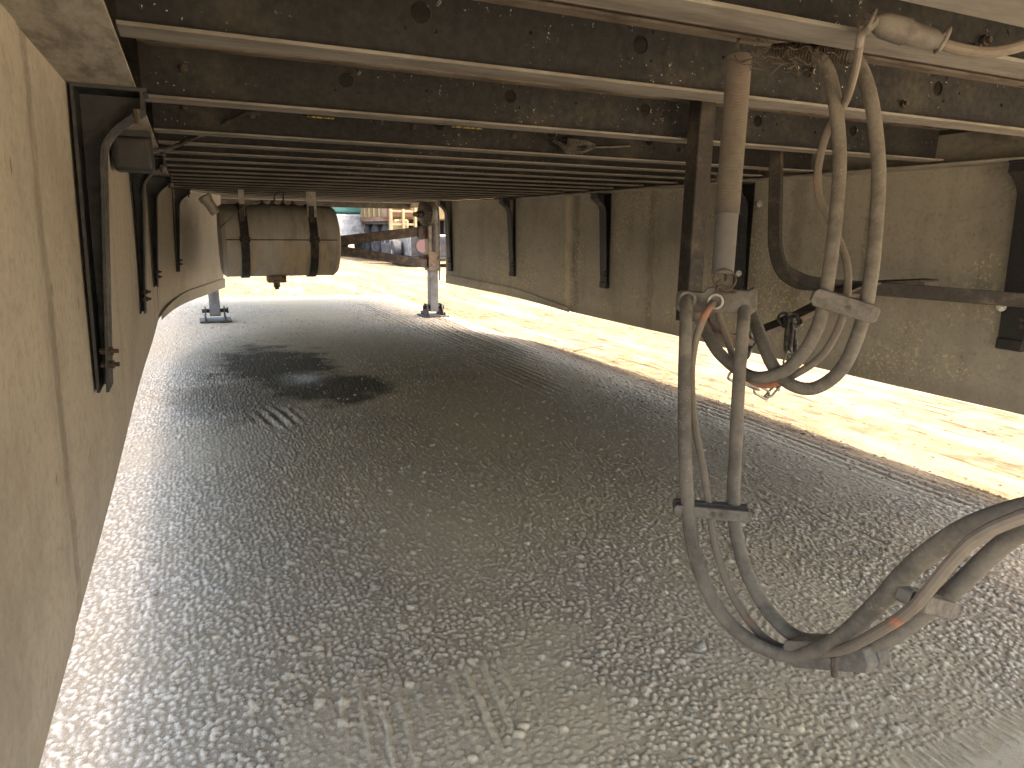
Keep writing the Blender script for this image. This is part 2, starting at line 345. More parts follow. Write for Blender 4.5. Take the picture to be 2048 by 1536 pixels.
def link_copy(src, parent=None, loc=None):
    c = src.copy(); COL.objects.link(c)
    if parent: c.parent = parent
    if loc is not None: c.location = loc
    return c
def spline(pts, per=8):
    """Catmull-Rom through the points"""
    P = [Vector(p) for p in pts]; P = [P[0] * 2 - P[1]] + P + [P[-1] * 2 - P[-2]]; out = []
    for i in range(1, len(P) - 2):
        a, b, c, d = P[i - 1:i + 3]
        for k in range(per):
            t = k / per
            out.append(0.5 * ((2 * b) + (c - a) * t + (2 * a - 5 * b + 4 * c - d) * t * t + (3 * b - a - 3 * c + d) * t ** 3))
    out.append(P[-2]); return out
def lerp(a, b, t): return a + (b - a) * t

# ------------------------------------------------------------------ ground
def gz(x, y):   # the yard falls a little to the right under the trailer
    return -0.02 * (np.clip(x, -3, 5) - 1.13)
def axis_coords(lo_f, hi_f, step, far, grow=1.12):
    c = list(np.arange(lo_f, hi_f, step)); s = step; v = c[-1]
    while v < far: s = min(s * grow, far); v += s; c.append(v)
    s = step; v = c[0]
    while v > -far: s = min(s * grow, far); v -= s; c.insert(0, v)
    return np.array(c)
def vnoise(x, y, seed):
    r = np.random.default_rng(seed); T = r.random((256, 256))
    xi = np.floor(x).astype(int); yi = np.floor(y).astype(int); fx = x - xi; fy = y - yi
    fx = fx * fx * (3 - 2 * fx); fy = fy * fy * (3 - 2 * fy)
    a = T[xi % 256, yi % 256]; b = T[(xi + 1) % 256, yi % 256]; c = T[xi % 256, (yi + 1) % 256]; d = T[(xi + 1) % 256, (yi + 1) % 256]
    return (a * (1 - fx) + b * fx) * (1 - fy) + (c * (1 - fx) + d * fx) * fy
def pebbles(x, y, cell, seed, keep):
    """height field of half-buried rounded stones, one per jittered cell, and the tone of each stone"""
    r = np.random.default_rng(seed); J = r.random((256, 256, 5)).astype(np.float32); h = np.zeros_like(x); tone = np.full_like(x, 0.5)
    xi = np.floor(x / cell).astype(int); yi = np.floor(y / cell).astype(int)
    for dx in (-1, 0, 1):
        for dy in (-1, 0, 1):
            q = J[(xi + dx) % 256, (yi + dy) % 256]
            px = (xi + dx + 0.12 + 0.76 * q[..., 0]) * cell; py = (yi + dy + 0.12 + 0.76 * q[..., 1]) * cell
            rad = cell * (0.24 + 0.27 * q[..., 2])
            d2 = ((x - px) ** 2 + ((y - py) * (0.75 + 0.5 * q[..., 4])) ** 2) / rad ** 2
            hh = np.where(q[..., 3] < keep, np.sqrt(np.clip(1 - d2, 0, 1)) * rad * 0.62, 0)
            tone = np.where(hh > np.maximum(h, rad * 0.15), q[..., 4], tone); h = np.maximum(h, hh)
    return h, tone, np.clip(h / (cell * 0.09), 0, 1)
xs = axis_coords(-0.32, 2.55, 0.0030, 400)
ys = [0.60]
while ys[-1] < 9.6: ys.append(ys[-1] + max(0.0026, 0.0035 * ys[-1]))
st = ys[-1] - ys[-2]
while ys[-1] < 600: st *= 1.12; ys.append(ys[-1] + st)
st = 0.006
while ys[0] > -200: st *= 1.25; ys.insert(0, ys[0] - st)
ys = np.array(ys)
GX, GY = np.meshgrid(xs, ys)
GZ = gz(GX, GY)
near = ((GX > -0.33) & (GX < 2.7) & (GY > 0.55) & (GY < 9.7)).astype(float)
sandy = np.clip((vnoise(GX * 1.7 + 3, GY * 1.1 + 9, 3) - 0.5) * 3, 0, 0.35)
sandy = np.maximum(sandy, np.clip(1.0 - ((GX - 0.40) / 0.36) ** 2 - ((GY - 0.94) / 0.24) ** 2 + (vnoise(GX * 9, GY * 7, 31) - 0.5) * 1.8, 0, 0.5))
ph, pt, ps = pebbles(GX, GY, 0.0130, 5, 0.94); qh, qt, qs = pebbles(GX + 7, GY + 3, 0.020, 6, 0.06)
bury = 1 - 0.85 * sandy; ph *= bury; TONE = np.where(qh > ph, 0.22 + 0.3 * qt, pt); STONE = np.maximum(ps * np.clip(bury * 1.1, 0, 1) ** 2, qs)
GZ += near * np.maximum(ph, qh)
GZ += (vnoise(GX * 2.1, GY * 1.3, 8) - 0.5) * 0.012 + (vnoise(GX * 11, GY * 9, 9) - 0.5) * 0.003
# tyre ridges pressed along the right-hand side and faint ones across the middle
trk = np.clip(1 - ((GX - 1.98 - 0.03 * np.sin(GY * 0.9)) / 0.42) ** 2, 0, 1) * np.clip((vnoise(GX * 2 + 5, GY * 0.8, 12) - 0.25) * 3, 0, 1)
warp = GX + 0.018 * np.sin(GY * 1.7) + 0.02 * vnoise(GX * 2, GY * 2, 13)
GZ += near * trk * (np.sin(warp * 2 * np.pi / 0.052) * 0.0075 + np.sin(warp * 2 * np.pi / 0.021) * 0.0015)
trk2 = 0.7 * np.clip(1.2 - ((GX - 0.98) / 0.16) ** 2 - ((GY - 2.35) / 0.4) ** 2, 0, 1) * np.clip((vnoise(GX * 3 + 1, GY * 1.5, 17) - 0.5) * 4, 0, 1)
GZ += near * trk2 * np.sin((GX + 0.22 * GY) * 2 * np.pi / 0.030) * 0.003
# tread grooves scuffed into the sandy patch just ahead of the camera
tx, ty_ = GX - 0.30, GY - 1.02; trk3 = np.clip(1.3 - (tx / 0.24) ** 2 - (ty_ / 0.20) ** 2, 0, 1) * np.clip((vnoise(GX * 9, GY * 3, 21) - 0.3) * 4, 0, 1)
GZ += near * trk3 * (np.maximum(0, np.sin((tx - 0.12 * ty_ + 0.0015 * np.sin(ty_ * 55)) * 2 * np.pi / 0.034)) ** 3 * 0.0035)
tx, ty_ = GX - 0.30, GY - 3.1; trk4 = np.clip(1 - (tx / 0.14) ** 2 - (ty_ / 0.22) ** 2, 0, 1)
GZ += near * trk4 * np.sin((tx + 0.15 * ty_) * 2 * np.pi / 0.05) * 0.006
ny, nx = GX.shape
me = bpy.data.meshes.new('ground')
me.vertices.add(nx * ny); me.vertices.foreach_set('co', np.stack([GX, GY, GZ], -1).reshape(-1).astype(np.float32))
ii = np.arange(nx * ny).reshape(ny, nx)
quads = np.stack([ii[:-1, :-1], ii[:-1, 1:], ii[1:, 1:], ii[1:, :-1]], -1).reshape(-1, 4)
me.loops.add(quads.size); me.loops.foreach_set('vertex_index', quads.reshape(-1).astype(np.int32))
me.polygons.add(len(quads)); me.polygons.foreach_set('loop_start', (np.arange(len(quads)) * 4).astype(np.int32))
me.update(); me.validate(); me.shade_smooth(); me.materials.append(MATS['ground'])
me.attributes.new('tone', 'FLOAT', 'POINT').data.foreach_set('value', TONE.reshape(-1).astype(np.float32))
me.attributes.new('stone', 'FLOAT', 'POINT').data.foreach_set('value', (STONE * near + 0.5 * (1 - near)).reshape(-1).astype(np.float32))
me.attributes.new('sandy', 'FLOAT', 'POINT').data.foreach_set('value', sandy.reshape(-1).astype(np.float32))
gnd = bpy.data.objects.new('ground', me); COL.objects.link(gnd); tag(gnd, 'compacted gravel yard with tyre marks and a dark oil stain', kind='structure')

# ------------------------------------------------------------------ trailer: crossmembers, rails, deck, box
ZB, ZT = 1.093, 1.199          # bottom and top of the crossmembers
XL, XR = -0.165, 2.45
NOSE, REAR = 8.60, -1.35  # unseen rear end set close behind the camera to let light underneath
tr = empty('semi_trailer', (1.14, 0, 0), 'white box semi trailer with a dark ribbed steel underside', 'trailer')
TO = ORG[tr.name]
def ibeam(x0, x1, holes, fw=0.064, z0=ZB, z1=ZT):
    web = MB(); ft = 0.005; tw = 0.0025; n = 20; za, zb = z0 + ft, z1 - ft; x = x0
    for hx, hz, hr in sorted(holes):
        s = hr * 1.7
        for X0, X1, Z0, Z1 in ((x, hx - s, za, zb), (hx - s, hx + s, za, hz - s), (hx - s, hx + s, hz + s, zb)): web.box((X0, -tw, Z0), (X1, tw, Z1))
        ring = []; sq = []
        for j in range(n):
            a = 2 * math.pi * j / n; cx, cz = math.cos(a), math.sin(a); k = s / max(abs(cx), abs(cz))
            ring.append((hx + cx * hr, hz + cz * hr)); sq.append((hx + cx * k, hz + cz * k))
        vs = [(a, y, b) for y in (-tw, tw) for L in (ring, sq) for a, b in L]; fs = []
        for j in range(n):
            k = (j + 1) % n
            fs += [(j, k, n + k, n + j), (2 * n + j, 3 * n + j, 3 * n + k, 2 * n + k), (j, 2 * n + j, 2 * n + k, k)]
        web.add(vs, fs); x = hx + s
    web.box((x, -tw, za), (x1, tw, zb))
    fl = MB().box((x0, -fw / 2, z0), (x1, fw / 2, z0 + ft)); ft_ = MB().box((x0, -fw / 2, z1 - ft), (x1, fw / 2, z1))
    return web, fl, ft_
YS = [0.19, 0.692, 1.085, 1.63, 2.165, 2.46]
while YS[-1] + 0.302 < 8.35: YS.append(YS[-1] + 0.302)
YS = [-1.25, -0.75, -0.28] + YS
hs = [(0.345 + 0.4 * k, 1.166, 0.0155) for k in range(5)]
hs += [(1.78, 1.150, 0.004), (1.62, 1.162, 0.003), (0.53, 1.160, 0.003), (0.93, 1.165, 0.003), (1.33, 1.17, 0.003)]
wm = None; sw = None
for i, y in enumerate(YS):
    if wm is None:
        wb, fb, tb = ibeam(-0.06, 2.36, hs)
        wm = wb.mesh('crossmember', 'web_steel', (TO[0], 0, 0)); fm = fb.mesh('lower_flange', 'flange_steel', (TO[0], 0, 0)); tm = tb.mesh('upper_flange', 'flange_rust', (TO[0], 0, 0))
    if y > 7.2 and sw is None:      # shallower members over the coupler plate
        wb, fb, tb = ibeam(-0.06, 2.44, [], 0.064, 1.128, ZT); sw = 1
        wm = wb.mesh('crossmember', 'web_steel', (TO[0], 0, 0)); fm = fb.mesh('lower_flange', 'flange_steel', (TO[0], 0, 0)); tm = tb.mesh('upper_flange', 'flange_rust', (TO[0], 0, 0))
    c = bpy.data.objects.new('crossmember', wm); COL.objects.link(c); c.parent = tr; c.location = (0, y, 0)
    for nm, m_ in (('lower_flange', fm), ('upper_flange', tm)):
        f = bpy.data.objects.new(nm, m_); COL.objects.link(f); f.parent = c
# a wide reinforcing plate close above the camera
MB().box((-0.06, 0.42, ZB - 0.002), (2.36, 0.552, ZB + 0.004)).build('reinforcing_plate', 'flange_steel', tr, bevel=0.001)
for k in range(13):
    a = NOSE - (k + 1) * 0.752; b = a + 0.748
    MB().box((-0.16, a, ZT + 0.002), (2.53, b, ZT + 0.034)).build('deck_panel', 'deck_wood', tr)
def rail(sgn, xin, xout):
    m = MB()
    m.box((min(xin, xout), REAR, 1.082), (max(xin, xout), 7.2, 1.089))
    m.box((min(xout, xout + sgn * 0.006), REAR, 1.0822), (max(xout, xout + sgn * 0.006), NOSE, 1.42))
    return m.build('side_rail', 'ledge_steel', tr)
rail(-1, -0.063, -0.168); rail(1, 2.40, 2.532)
MB().box((-0.168, NOSE - 0.02, 1.09), (2.535, NOSE, 4.05)).build('front_wall', 'box_white', tr)
MB().box((-0.16, 8.46, 1.070), (2.52, 8.50, 1.199)).build('nose_channel', 'gearbox_iron', tr)
MB().box((-0.180, REAR, 1.425), (-0.171, NOSE, 4.05)).build('side_wall', 'box_white', tr)
MB().box((2.541, REAR, 1.425), (2.550, NOSE, 4.05)).build('side_wall', 'box_white', tr)
MB().box((-0.18, REAR, 4.052), (2.550, NOSE, 4.06)).build('roof', 'box_white', tr)
MB().box((-0.168, REAR - 0.05, 1.1), (2.535, REAR - 0.002, 4.05)).build('rear_door', 'box_white', tr)
for (x0, x1, y, z) in ((at_Y(615, 238, 2.155).x, at_Y(668, 240, 2.155).x, 2.155, 1.160), (at_Y(905, 266, 2.155).x, at_Y(965, 270, 2.155).x, 2.155, 1.163)):
    MB().box((x0, y, z - 0.003), (x1, y + 0.004, z + 0.001)).build('sticker', 'sticker_yellow', tr)
# bolts in the webs
bm_ = MB().lathe([(0, 0.008), (-0.006, 0.008), (-0.0061, 0.0045), (-0.012, 0.0045)], (0, 0, 0), (0, 1, 0), 6).mesh('bolt', 'bolt_steel')
for px, py, Y in ((368, 137, 1.625), (370, 215, 2.16), (505, 232, 2.16), (1026, 273, 2.16), (1805, 208, 1.08), (1945, 98, 0.688), (1965, 82, 0.688), (828, 255, 2.16), (1360, 300, 2.16)):
    p = at_Y(px, py, Y); b = bpy.data.objects.new('bolt', bm_); COL.objects.link(b); b.parent = tr; b.location = p - Vector(TO)

# ------------------------------------------------------------------ side skirts
def skirt_path_x(y, side):
    """distance of the skirt from the trailer's middle: straight, then turning in ahead of the last brace"""
    t = max(0.0, (y - 4.35) / 1.8); off = 0.42 * (t * t * (1.6 - 0.6 * t) if t < 1 else 1.0)
    return off
SK = {}
def sx(side, y, z):
    off = skirt_path_x(y, side)
    if side < 0: return lerp(-0.192, -0.166, (z - 0.28) / 0.82) + off
    return lerp(2.535, 2.522, (z - 0.28) / 0.82) - off * 1.12
def skirt(side, mat, label, joints, y0, y1, zbot, brace_ys):
    t = empty('side_skirt', (sx(side, 2, .3), 2.0, 0.3), label, 'skirt'); s = side
    ed = [y0] + joints + [y1]; ztop = 1.0815
    for k in range(len(ed) - 1):
        a, b = ed[k] - (0.03 if k else 0), ed[k + 1] + (0.03 if k < len(ed) - 2 else 0); lap = 0.0020 * (k % 2); n = max(2, int((b - a) / 0.06)); m = MB(); vs = []; fs = []
        zr = [0, .04, .08] + [0.16 + 0.84 * q / 7 for q in range(8)]
        for i in range(n + 1):
            y = lerp(a, b, i / n)
            for th in (0, 1):
                for q in zr:
                    z = lerp(zbot(y), ztop, q); wv = 0.002 * math.sin(y * 3.1 + q * 4) + (0.006 * math.sin(q * math.pi) * math.sin(y * 1.3 + 1) if True else 0)
                    crv = 0.006 * (1 - q / .16) ** 2 if q < 0.16 else 0
                    vs.append((sx(s, y, z) + s * (th * 0.005 + wv - 0.004 + crv + lap), y, z))
        R = len(zr)
        for i in range(n):
            for th in (0, 1):
                for q in range(R - 1):
                    A = i * 2 * R + th * R + q; fs.append((A, A + 1, A + 2 * R + 1, A + 2 * R))
            A = i * 2 * R; fs.append((A, A + 2 * R, A + 3 * R, A + R)); B = A + R - 1; fs.append((B, B + R, B + 3 * R, B + 2 * R))
        for A in (0, n * 2 * R):
            for q in range(R - 1): fs.append((A + q, A + q + 1, A + R + q + 1, A + R + q))
        m.add(vs, fs).build('panel', mat, t)
        # turned-in top lip of the panel
    # flexible lower strip on the front section
    a, b = max(joints[-1], 4.3), y1; n = 24; vs = []; fs = []
    for i in range(n + 1):
        y = lerp(a, b - 0.01, i / n); z0 = zbot(y) - 0.004; z1 = z0 + lerp(0.03, 0.075, min(1, i / 12))
        o = -s * (0.012 + 0.004 * math.sin(y * 7))
        for (dx, z) in ((0, z0), (0, z1), (-s * 0.006, z1), (-s * 0.006, z0)): vs.append((sx(s, y, z) + o + dx, y, z))
    for i in range(n):
        for q in range(4): fs.append((i * 4 + q, i * 4 + (q + 1) % 4, i * 4 + 4 + (q + 1) % 4, i * 4 + 4 + q))
    fs += [(0, 1, 2, 3), (n * 4, n * 4 + 1, n * 4 + 2, n * 4 + 3)]
    MB().add(vs, fs).build('lower_strip', mat, t)
    # braces: open channel gussets, wide under the rail and narrowing down the panel
    for y in brace_ys:
        off = skirt_path_x(y, s); zt, zb_ = 1.079, 0.545 if s < 0 else 0.50; dep = 0.115
        def inner(z):
            dz = zt - z
            if dz < 0.034: return dep - 0.006
            n_ = lerp(0.042, 0.020, min(1, max(0, (dz - 0.10) / (zt - zb_ - 0.10))))
            return n_ + (dep - 0.006 - n_) * max(0, (0.115 - dz) / 0.081) ** 2.1
        zs = [zb_, zb_ + 0.01] + [lerp(zb_ + 0.02, zt - 0.13, k / 6) for k in range(7)] + [zt - 0.12 + 0.0086 * k for k in range(10)] + [zt - 0.033, zt - 0.02, zt]
        def bx(z, d): return sx(s, y, z) - s * (0.006 + d)
        yw = 0.080; m = MB()
        rows = [(bx(z, 0), bx(z, inner(z)), z) for z in zs]
        vs = []; fs = []
        # web at the far side, rims towards the viewer along both edges
        for (xa, xb, z) in rows: vs += [(xa, y + yw, z), (xb, y + yw, z), (xa, y, z), (xb, y, z), (xa - s * 0.005, y, z), (xb + s * 0.005, y, z), (xa - s * 0.005, y + yw - 0.004, z), (xb + s * 0.005, y + yw - 0.004, z)]
        for k in range(len(rows) - 1):
            A = k * 8; B = A + 8
            for p, q in ((0, 1), (0, 2), (1, 3), (2, 4), (3, 5), (4, 6), (5, 7), (6, 7)): fs.append((A + p, A + q, B + q, B + p))
        m.add(vs, fs)
        br = m.build('brace', 'plastic_black', t)
        MB().box((min(bx(zt, 0), bx(zt, dep)), y - 0.001, zt - 0.004), (max(bx(zt, 0), bx(zt, dep)), y + yw, zt + 0.0025)).build('top_flange', 'plastic_black', br)
        for k in range(2):
            zz = zb_ + 0.075 - 0.025 * k; p0 = (bx(zz, 0.010), y + 0.012, zz)
            MB().lathe([(0, 0.006), (0.014, 0.006), (0.0141, 0.0085), (0.021, 0.0085), (0.0211, 0.0045), (0.03, 0.0045)], p0, (-s, -0.15, 0), 6).build('bolt', 'bolt_steel', br)
        if s > 0:
            MB().box((bx(zb_, 0.026), y - 0.004, zb_ - 0.035), (bx(zb_, -0.002), y + yw + 0.003, zb_ + 0.006)).build('end_block', 'plastic_black', br, bevel=0.006)
        zz = zt - 0.028
        MB().lathe([(0, 0.006), (0.012, 0.006), (0.0121, 0.004), (0.024, 0.004)], (bx(zz, dep - 0.018), y - 0.002, zz - 0.006), (0, 0, -1), 6).build('bolt', 'bolt_steel', br)
    return t
skl = skirt(-1, 'skirt_tan', 'tan fibreglass side skirt with black braces, close beside the hanging marker light box', [1.02, 4.40], 0.42, 6.15, lambda y: 0.272 + 0.035 * max(0, min(1, (y - 4.2) / 1.9)) ** 1.5 + 0.044 * max(0, min(1, (y - 0.8) / 2.2)), (1.43, 2.69, 3.83, 5.05))
skr = skirt(1, 'skirt_olive', 'olive brown side skirt with yellowish lichen specks, behind the hanging hoses', [1.95, 4.42], 0.85, 6.0, lambda y: 0.250 + 0.11 * max(0, min(1, (y - 4.4) / 1.6)), (1.33, 2.63, 3.90, 5.12, 5.90))
for px, py, nm in ((1520, 408, 0), (1478, 547, 0), (2003, 614, 0)):
    p = at_X(px, py, 2.47)
    MB().lathe([(0, 0.015), (0.004, 0.015), (0.0041, 0.006), (0.016, 0.006)], p, (-1, -0.25, 0.1), 14).build('washer_bolt', 'bolt_zinc', skr)
# dark smear of sealant down the panel joint
# ------------------------------------------------------------------ marker light box and its cable at the tan skirt
c0 = at_X(272, 303, -0.105)
mk = empty('marker_light_box', c0, 'small black marker light housing hanging under the tan skirt rail', 'light')
MB().box((-0.158, c0.y - 0.035, c0.z - 0.050), (-0.066, c0.y + 0.06, c0.z + 0.034)).build('housing', 'plastic_black', mk, bevel=0.009)
MB().box((-0.156, c0.y - 0.033, c0.z + 0.034), (-0.068, c0.y + 0.058, 1.081)).build('mounting_plate', 'plastic_black', mk)
MB().box((-0.145, c0.y - 0.0385, c0.z - 0.036), (-0.082, c0.y - 0.0352, c0.z + 0.02)).build('lens', 'plastic_black', mk, bevel=0.001)
pts = [at_X(308, 300, -0.067), at_Y(340, 296, 2.36), at_Y(400, 270, 2.24), at_Y(455, 244, 2.15), at_Y(492, 226, 2.10), at_Y(520, 226, 2.10)]
tag(MB().tube(spline(pts, 8), 0.006, 8).build('marker_cable', 'cable_black', off=tuple(pts[0])), 'black cable from the marker light box up to the crossmembers', 'cable')
p = at_Y(404, 266, 2.225)
tag(MB().bar(p + Vector((-0.014, 0, -0.004)), p + Vector((0.014, 0, 0.006)), 0.014, 0.020).build('cable_tag', 'tie_pale', off=tuple(p), bevel=0.003), 'pale tag clipped on the marker light cable', 'tag')

# ------------------------------------------------------------------ fuel tank
TY, TR = 5.45, 0.258
tl, trt = at_Y(438, 480, TY).x, at_Y(671, 480, TY).x; tz = at_Y(560, 482, TY - 0.05).z
tk = empty('fuel_tank', ((tl + trt) / 2, TY, tz - TR), 'dented aluminium fuel tank slung sideways under the crossmembers', 'tank')
L = trt - tl; e = 0.035
prof = [(0, 0.0), (0.0, TR * 0.80), (0.010, TR * 0.93), (0.03, TR * 0.99), (e, TR), (e + 0.002, TR + 0.003), (e + 0.006, TR + 0.003), (e + 0.008, TR), (L - e - 0.008, TR), (L - e - 0.006, TR + 0.003), (L - e - 0.002, TR + 0.003), (L - e, TR), (L - 0.03, TR * 0.99), (L - 0.010, TR * 0.93), (L, TR * 0.80), (L, 0.0)]
sh = MB().lathe(prof, (tl, TY, tz), (1, 0, 0), 72).build('shell', 'tank_alu', tk)
# welded seam along the near side
MB().tube([(tl + e, TY - TR - 0.0015, tz + 0.012), (trt - e, TY - TR - 0.0015, tz + 0.012)], 0.0035, 8).build('seam', 'strap_steel', sh)
for px in (490, 629):
    x = at_Y(px, 480, TY - TR).x; m = MB(); n = 48; R = TR + 0.006
    ang = [lerp(-math.pi * 0.62, math.pi * 0.62 + 0, k / n) - math.pi / 2 for k in range(n + 1)]
    vs = [(x + dx, TY + math.cos(a) * (R + dr), tz + math.sin(a) * (R + dr)) for a in [2 * math.pi * k / n for k in range(n)] for dx, dr in ((-0.028, 0), (0.028, 0), (0.028, 0.005), (-0.028, 0.005))]
    fs = [(k * 4 + q, k * 4 + (q + 1) % 4, ((k + 1) % n) * 4 + (q + 1) % 4, ((k + 1) % n) * 4 + q) for k in range(n) for q in range(4)]
    stp = m.add(vs, fs).build('strap', 'strap_steel', tk)
    MB().box((x - 0.034, TY - R - 0.022, tz - 0.005), (x + 0.034, TY - R - 0.004, tz + 0.012)).box((x - 0.034, TY - R - 0.022, tz + 0.018), (x + 0.034, TY - R - 0.004, tz + 0.032)).build('clamp_lug', 'strap_steel', stp, bevel=0.002)
    MB().tube([(x, TY - R - 0.013, tz - 0.05), (x, TY - R - 0.013, tz + 0.06)], 0.006, 8).build('clamp_bolt', 'bolt_steel', stp)
    wd = 0.018 if px < 560 else 0.034
    MB().box((x - wd, TY - 0.205, tz + TR * 0.66), (x + wd, TY - 0.195, ZB - 0.001)).build('hanger', 'hanger_alu', tk)
    MB().box((x - 0.022, TY - TR * 0.9, tz + TR * 0.42), (x + 0.012, TY - TR * 0.72, tz + TR * 0.98)).build('saddle', 'gearbox_iron', tk)
xs_ = at_Y(553, 560, TY).x; zb_ = tz - TR - 0.001
MB().box((xs_ - 0.065, TY - 0.07, zb_ - 0.045), (xs_ + 0.065, TY + 0.07, zb_ + 0.004)).build('sump', 'leg_steel', tk, bevel=0.004)
MB().lathe([(0, 0.024), (0.04, 0.024), (0.0405, 0.016), (0.055, 0.016)], (xs_, TY, zb_ - 0.044), (0, 0, -1), 6).build('drain_plug', 'bolt_steel', tk)
for px in (525, 545, 566, 586):
    x = at_Y(px, 412, TY).x
    MB().lathe([(0, 0.035), (0.008, 0.030), (0.015, 0.012), (0.035, 0.011)], (x, TY, tz + TR - 0.003), (0, 0, 1), 12).build('fitting', 'gearbox_iron', tk)
for pa, pb, mid in (((548, 405), (578, 378), (552, 388)), ((566, 403), (570, 378), (567, 390))):
    tag(MB().tube(spline([at_Y(*pa, TY), at_Y(*mid, TY + 0.01), at_Y(*pb, TY)], 8), 0.006, 8).build('fuel_line', 'cable_black', off=tuple(at_Y(*pa, TY))), 'thin black fuel line curving from the tank top to the crossmembers', 'hose', 'fuel lines above the tank')
MB().tube(spline([at_Y(440, 456, TY - 0.30), at_Y(470, 428, TY - 0.30), at_Y(500, 407, TY - 0.29), at_Y(520, 402, TY - 0.2)], 8), 0.004, 6).build('loose_wire', 'tie_pale', tk)
fx = at_Y(418, 420, TY).x
MB().lathe([(0, 0.035), (0.10, 0.035), (0.101, 0.045), (0.135, 0.045)], (tl - 0.01, TY - 0.13, tz + 0.19), (-0.45, -0.1, 0.75), 20).build('filler_neck', 'hanger_alu', tk)

# ------------------------------------------------------------------ landing gear
LY = 6.55
lg = empty('landing_gear', (1.13, LY, 0.0), 'pair of telescoping landing legs with splayed foot pads and cross bracing', 'landing gear')
LXS = (at_Y(428, 600, LY).x, at_Y(866, 600, LY).x)
for i, x in enumerate(LXS):
    g0 = float(gz(np.array(x), 0)) + 0.004; zj = at_Y(866, 540, LY).z
    a = 0.058; lo = 0.044
    leg = MB().box((x - a, LY - a, zj), (x + a, LY + a, ZB - 0.004)).build('leg', 'leg_steel', lg, bevel=0.006)
    MB().box((x - a - 0.006, LY - a - 0.006, zj - 0.004), (x + a + 0.006, LY + a + 0.006, zj + 0.030)).build('collar', 'leg_steel', leg, bevel=0.004)
    MB().box((x - lo, LY - lo, g0 + 0.045), (x + lo, LY + lo, zj - 0.004)).build('lower_tube', 'leg_galv', leg, bevel=0.006)
    ft = MB(); q = 0.13
    ft.box((x - q, LY - q, g0), (x + q, LY + q, g0 + 0.014))
    pl = ft.build('foot_pad', 'foot_steel', lg, bevel=0.004)
    for sy in (-1, 1):
        MB().prism([(-0.115, g0 + 0.0145), (0.115, g0 + 0.0145), (0.045, g0 + 0.125), (-0.045, g0 + 0.125)], lambda u, v, sy=sy: (x + sy * 0.072, LY + u, v), lambda u, v, sy=sy: (x + sy * 0.082, LY + u, v)).build('ear_plate', 'foot_steel', pl)
        MB().bar((x + sy * 0.085, LY - q + 0.004, g0 + 0.03), (x + sy * 0.085, LY + q - 0.004, g0 + 0.03), 0.006, 0.03).build('rim', 'foot_steel', pl)
    MB().lathe([(0, 0.018), (0.20, 0.018), (0.201, 0.026), (0.215, 0.026)], (x - 0.105, LY, g0 + 0.09), (1, 0, 0), 14).build('pivot_pin', 'bolt_steel', pl)
    MB().box((x - 0.012, LY - a - 0.013, 0.62), (x + 0.012, LY - a - 0.001, 0.95)).build('guide_rail', 'strap_steel', leg)
    MB().box((x - 0.12, LY - 0.12, ZB - 0.0035), (x + 0.12, LY + 0.12, ZB - 0.001)).build('mounting_plate', 'rail_dark', lg)
    s = 1 if i == 0 else -1
    for zc, hh in ((0.80, 0.06), (0.53, 0.06)):
        MB().box((x + s * (a + 0.001) if s > 0 else x - a - 0.085, LY - 0.012, zc - hh), (x + a + 0.085 if s > 0 else x - a - 0.001, LY + 0.012, zc + hh)).build('brace_lug', 'rust_bar', leg)
xl, xr = LXS
# gearbox on the right leg: round casing with a shaft boss
gc = at_Y(852, 425, LY - 0.02)
gb = MB().lathe([(0, 0.06), (0.006, 0.115), (0.03, 0.128), (0.055, 0.128), (0.056, 0.138), (0.075, 0.138), (0.076, 0.12), (0.10, 0.10), (0.115, 0.06)], (gc.x + 0.06, LY - 0.01, gc.z), (-1, -0.25, 0), 28).build('gearbox', 'gearbox_iron', lg)
MB().lathe([(0, 0.034), (0.05, 0.034), (0.051, 0.022), (0.09, 0.022)], (gc.x - 0.045, LY - 0.035, gc.z - 0.02), (-1, -0.25, 0), 16).build('shaft_boss', 'gearbox_iron', gb)
for k in range(8):
    a = 2 * math.pi * k / 8; b0 = Vector((gc.x + 0.005, LY - 0.02, gc.z))
    MB().lathe([(0, 0.008), (0.02, 0.008)], b0 + Vector((0.0, math.cos(a) * 0.128, math.sin(a) * 0.128)), (-1, -0.25, 0), 6).build('casing_bolt', 'bolt_steel', gb)
# cross braces between the legs (channel section), meeting left of the middle behind the tank
xm = lerp(xl, xr, 0.36)
MB().sweep([(xr - 0.075, LY + 0.02, at_Y(845, 462, LY).z), (xm, LY + 0.02, at_Y(640, 492, LY).z)], [(-0.02, -0.045), (0.02, -0.045), (0.02, 0.045), (-0.02, 0.045)]).build('cross_brace', 'rust_bar', lg, bevel=0.004)
MB().sweep([(xr - 0.075, LY - 0.03, at_Y(840, 527, LY).z), (xm - 0.1, LY - 0.03, at_Y(620, 484, LY).z)], [(-0.02, -0.042), (0.02, -0.042), (0.02, 0.042), (-0.02, 0.042)]).build('cross_brace', 'rust_bar', lg, bevel=0.004)
MB().sweep([(xm, LY + 0.07, at_Y(640, 492, LY).z), (xl + 0.06, LY + 0.07, 0.56)], [(-0.02, -0.042), (0.02, -0.042), (0.02, 0.042), (-0.02, 0.042)]).build('cross_brace', 'rust_bar', lg, bevel=0.004)
pts = [at_Y(862, 395, LY - 0.06), at_Y(874, 412, LY - 0.075), at_Y(878, 440, LY - 0.08), at_Y(879, 520, LY - 0.08), at_Y(879, 560, LY - 0.08)]
MB().tube(spline(pts, 6), 0.007, 8).build('grease_line', 'cable_black', lg)

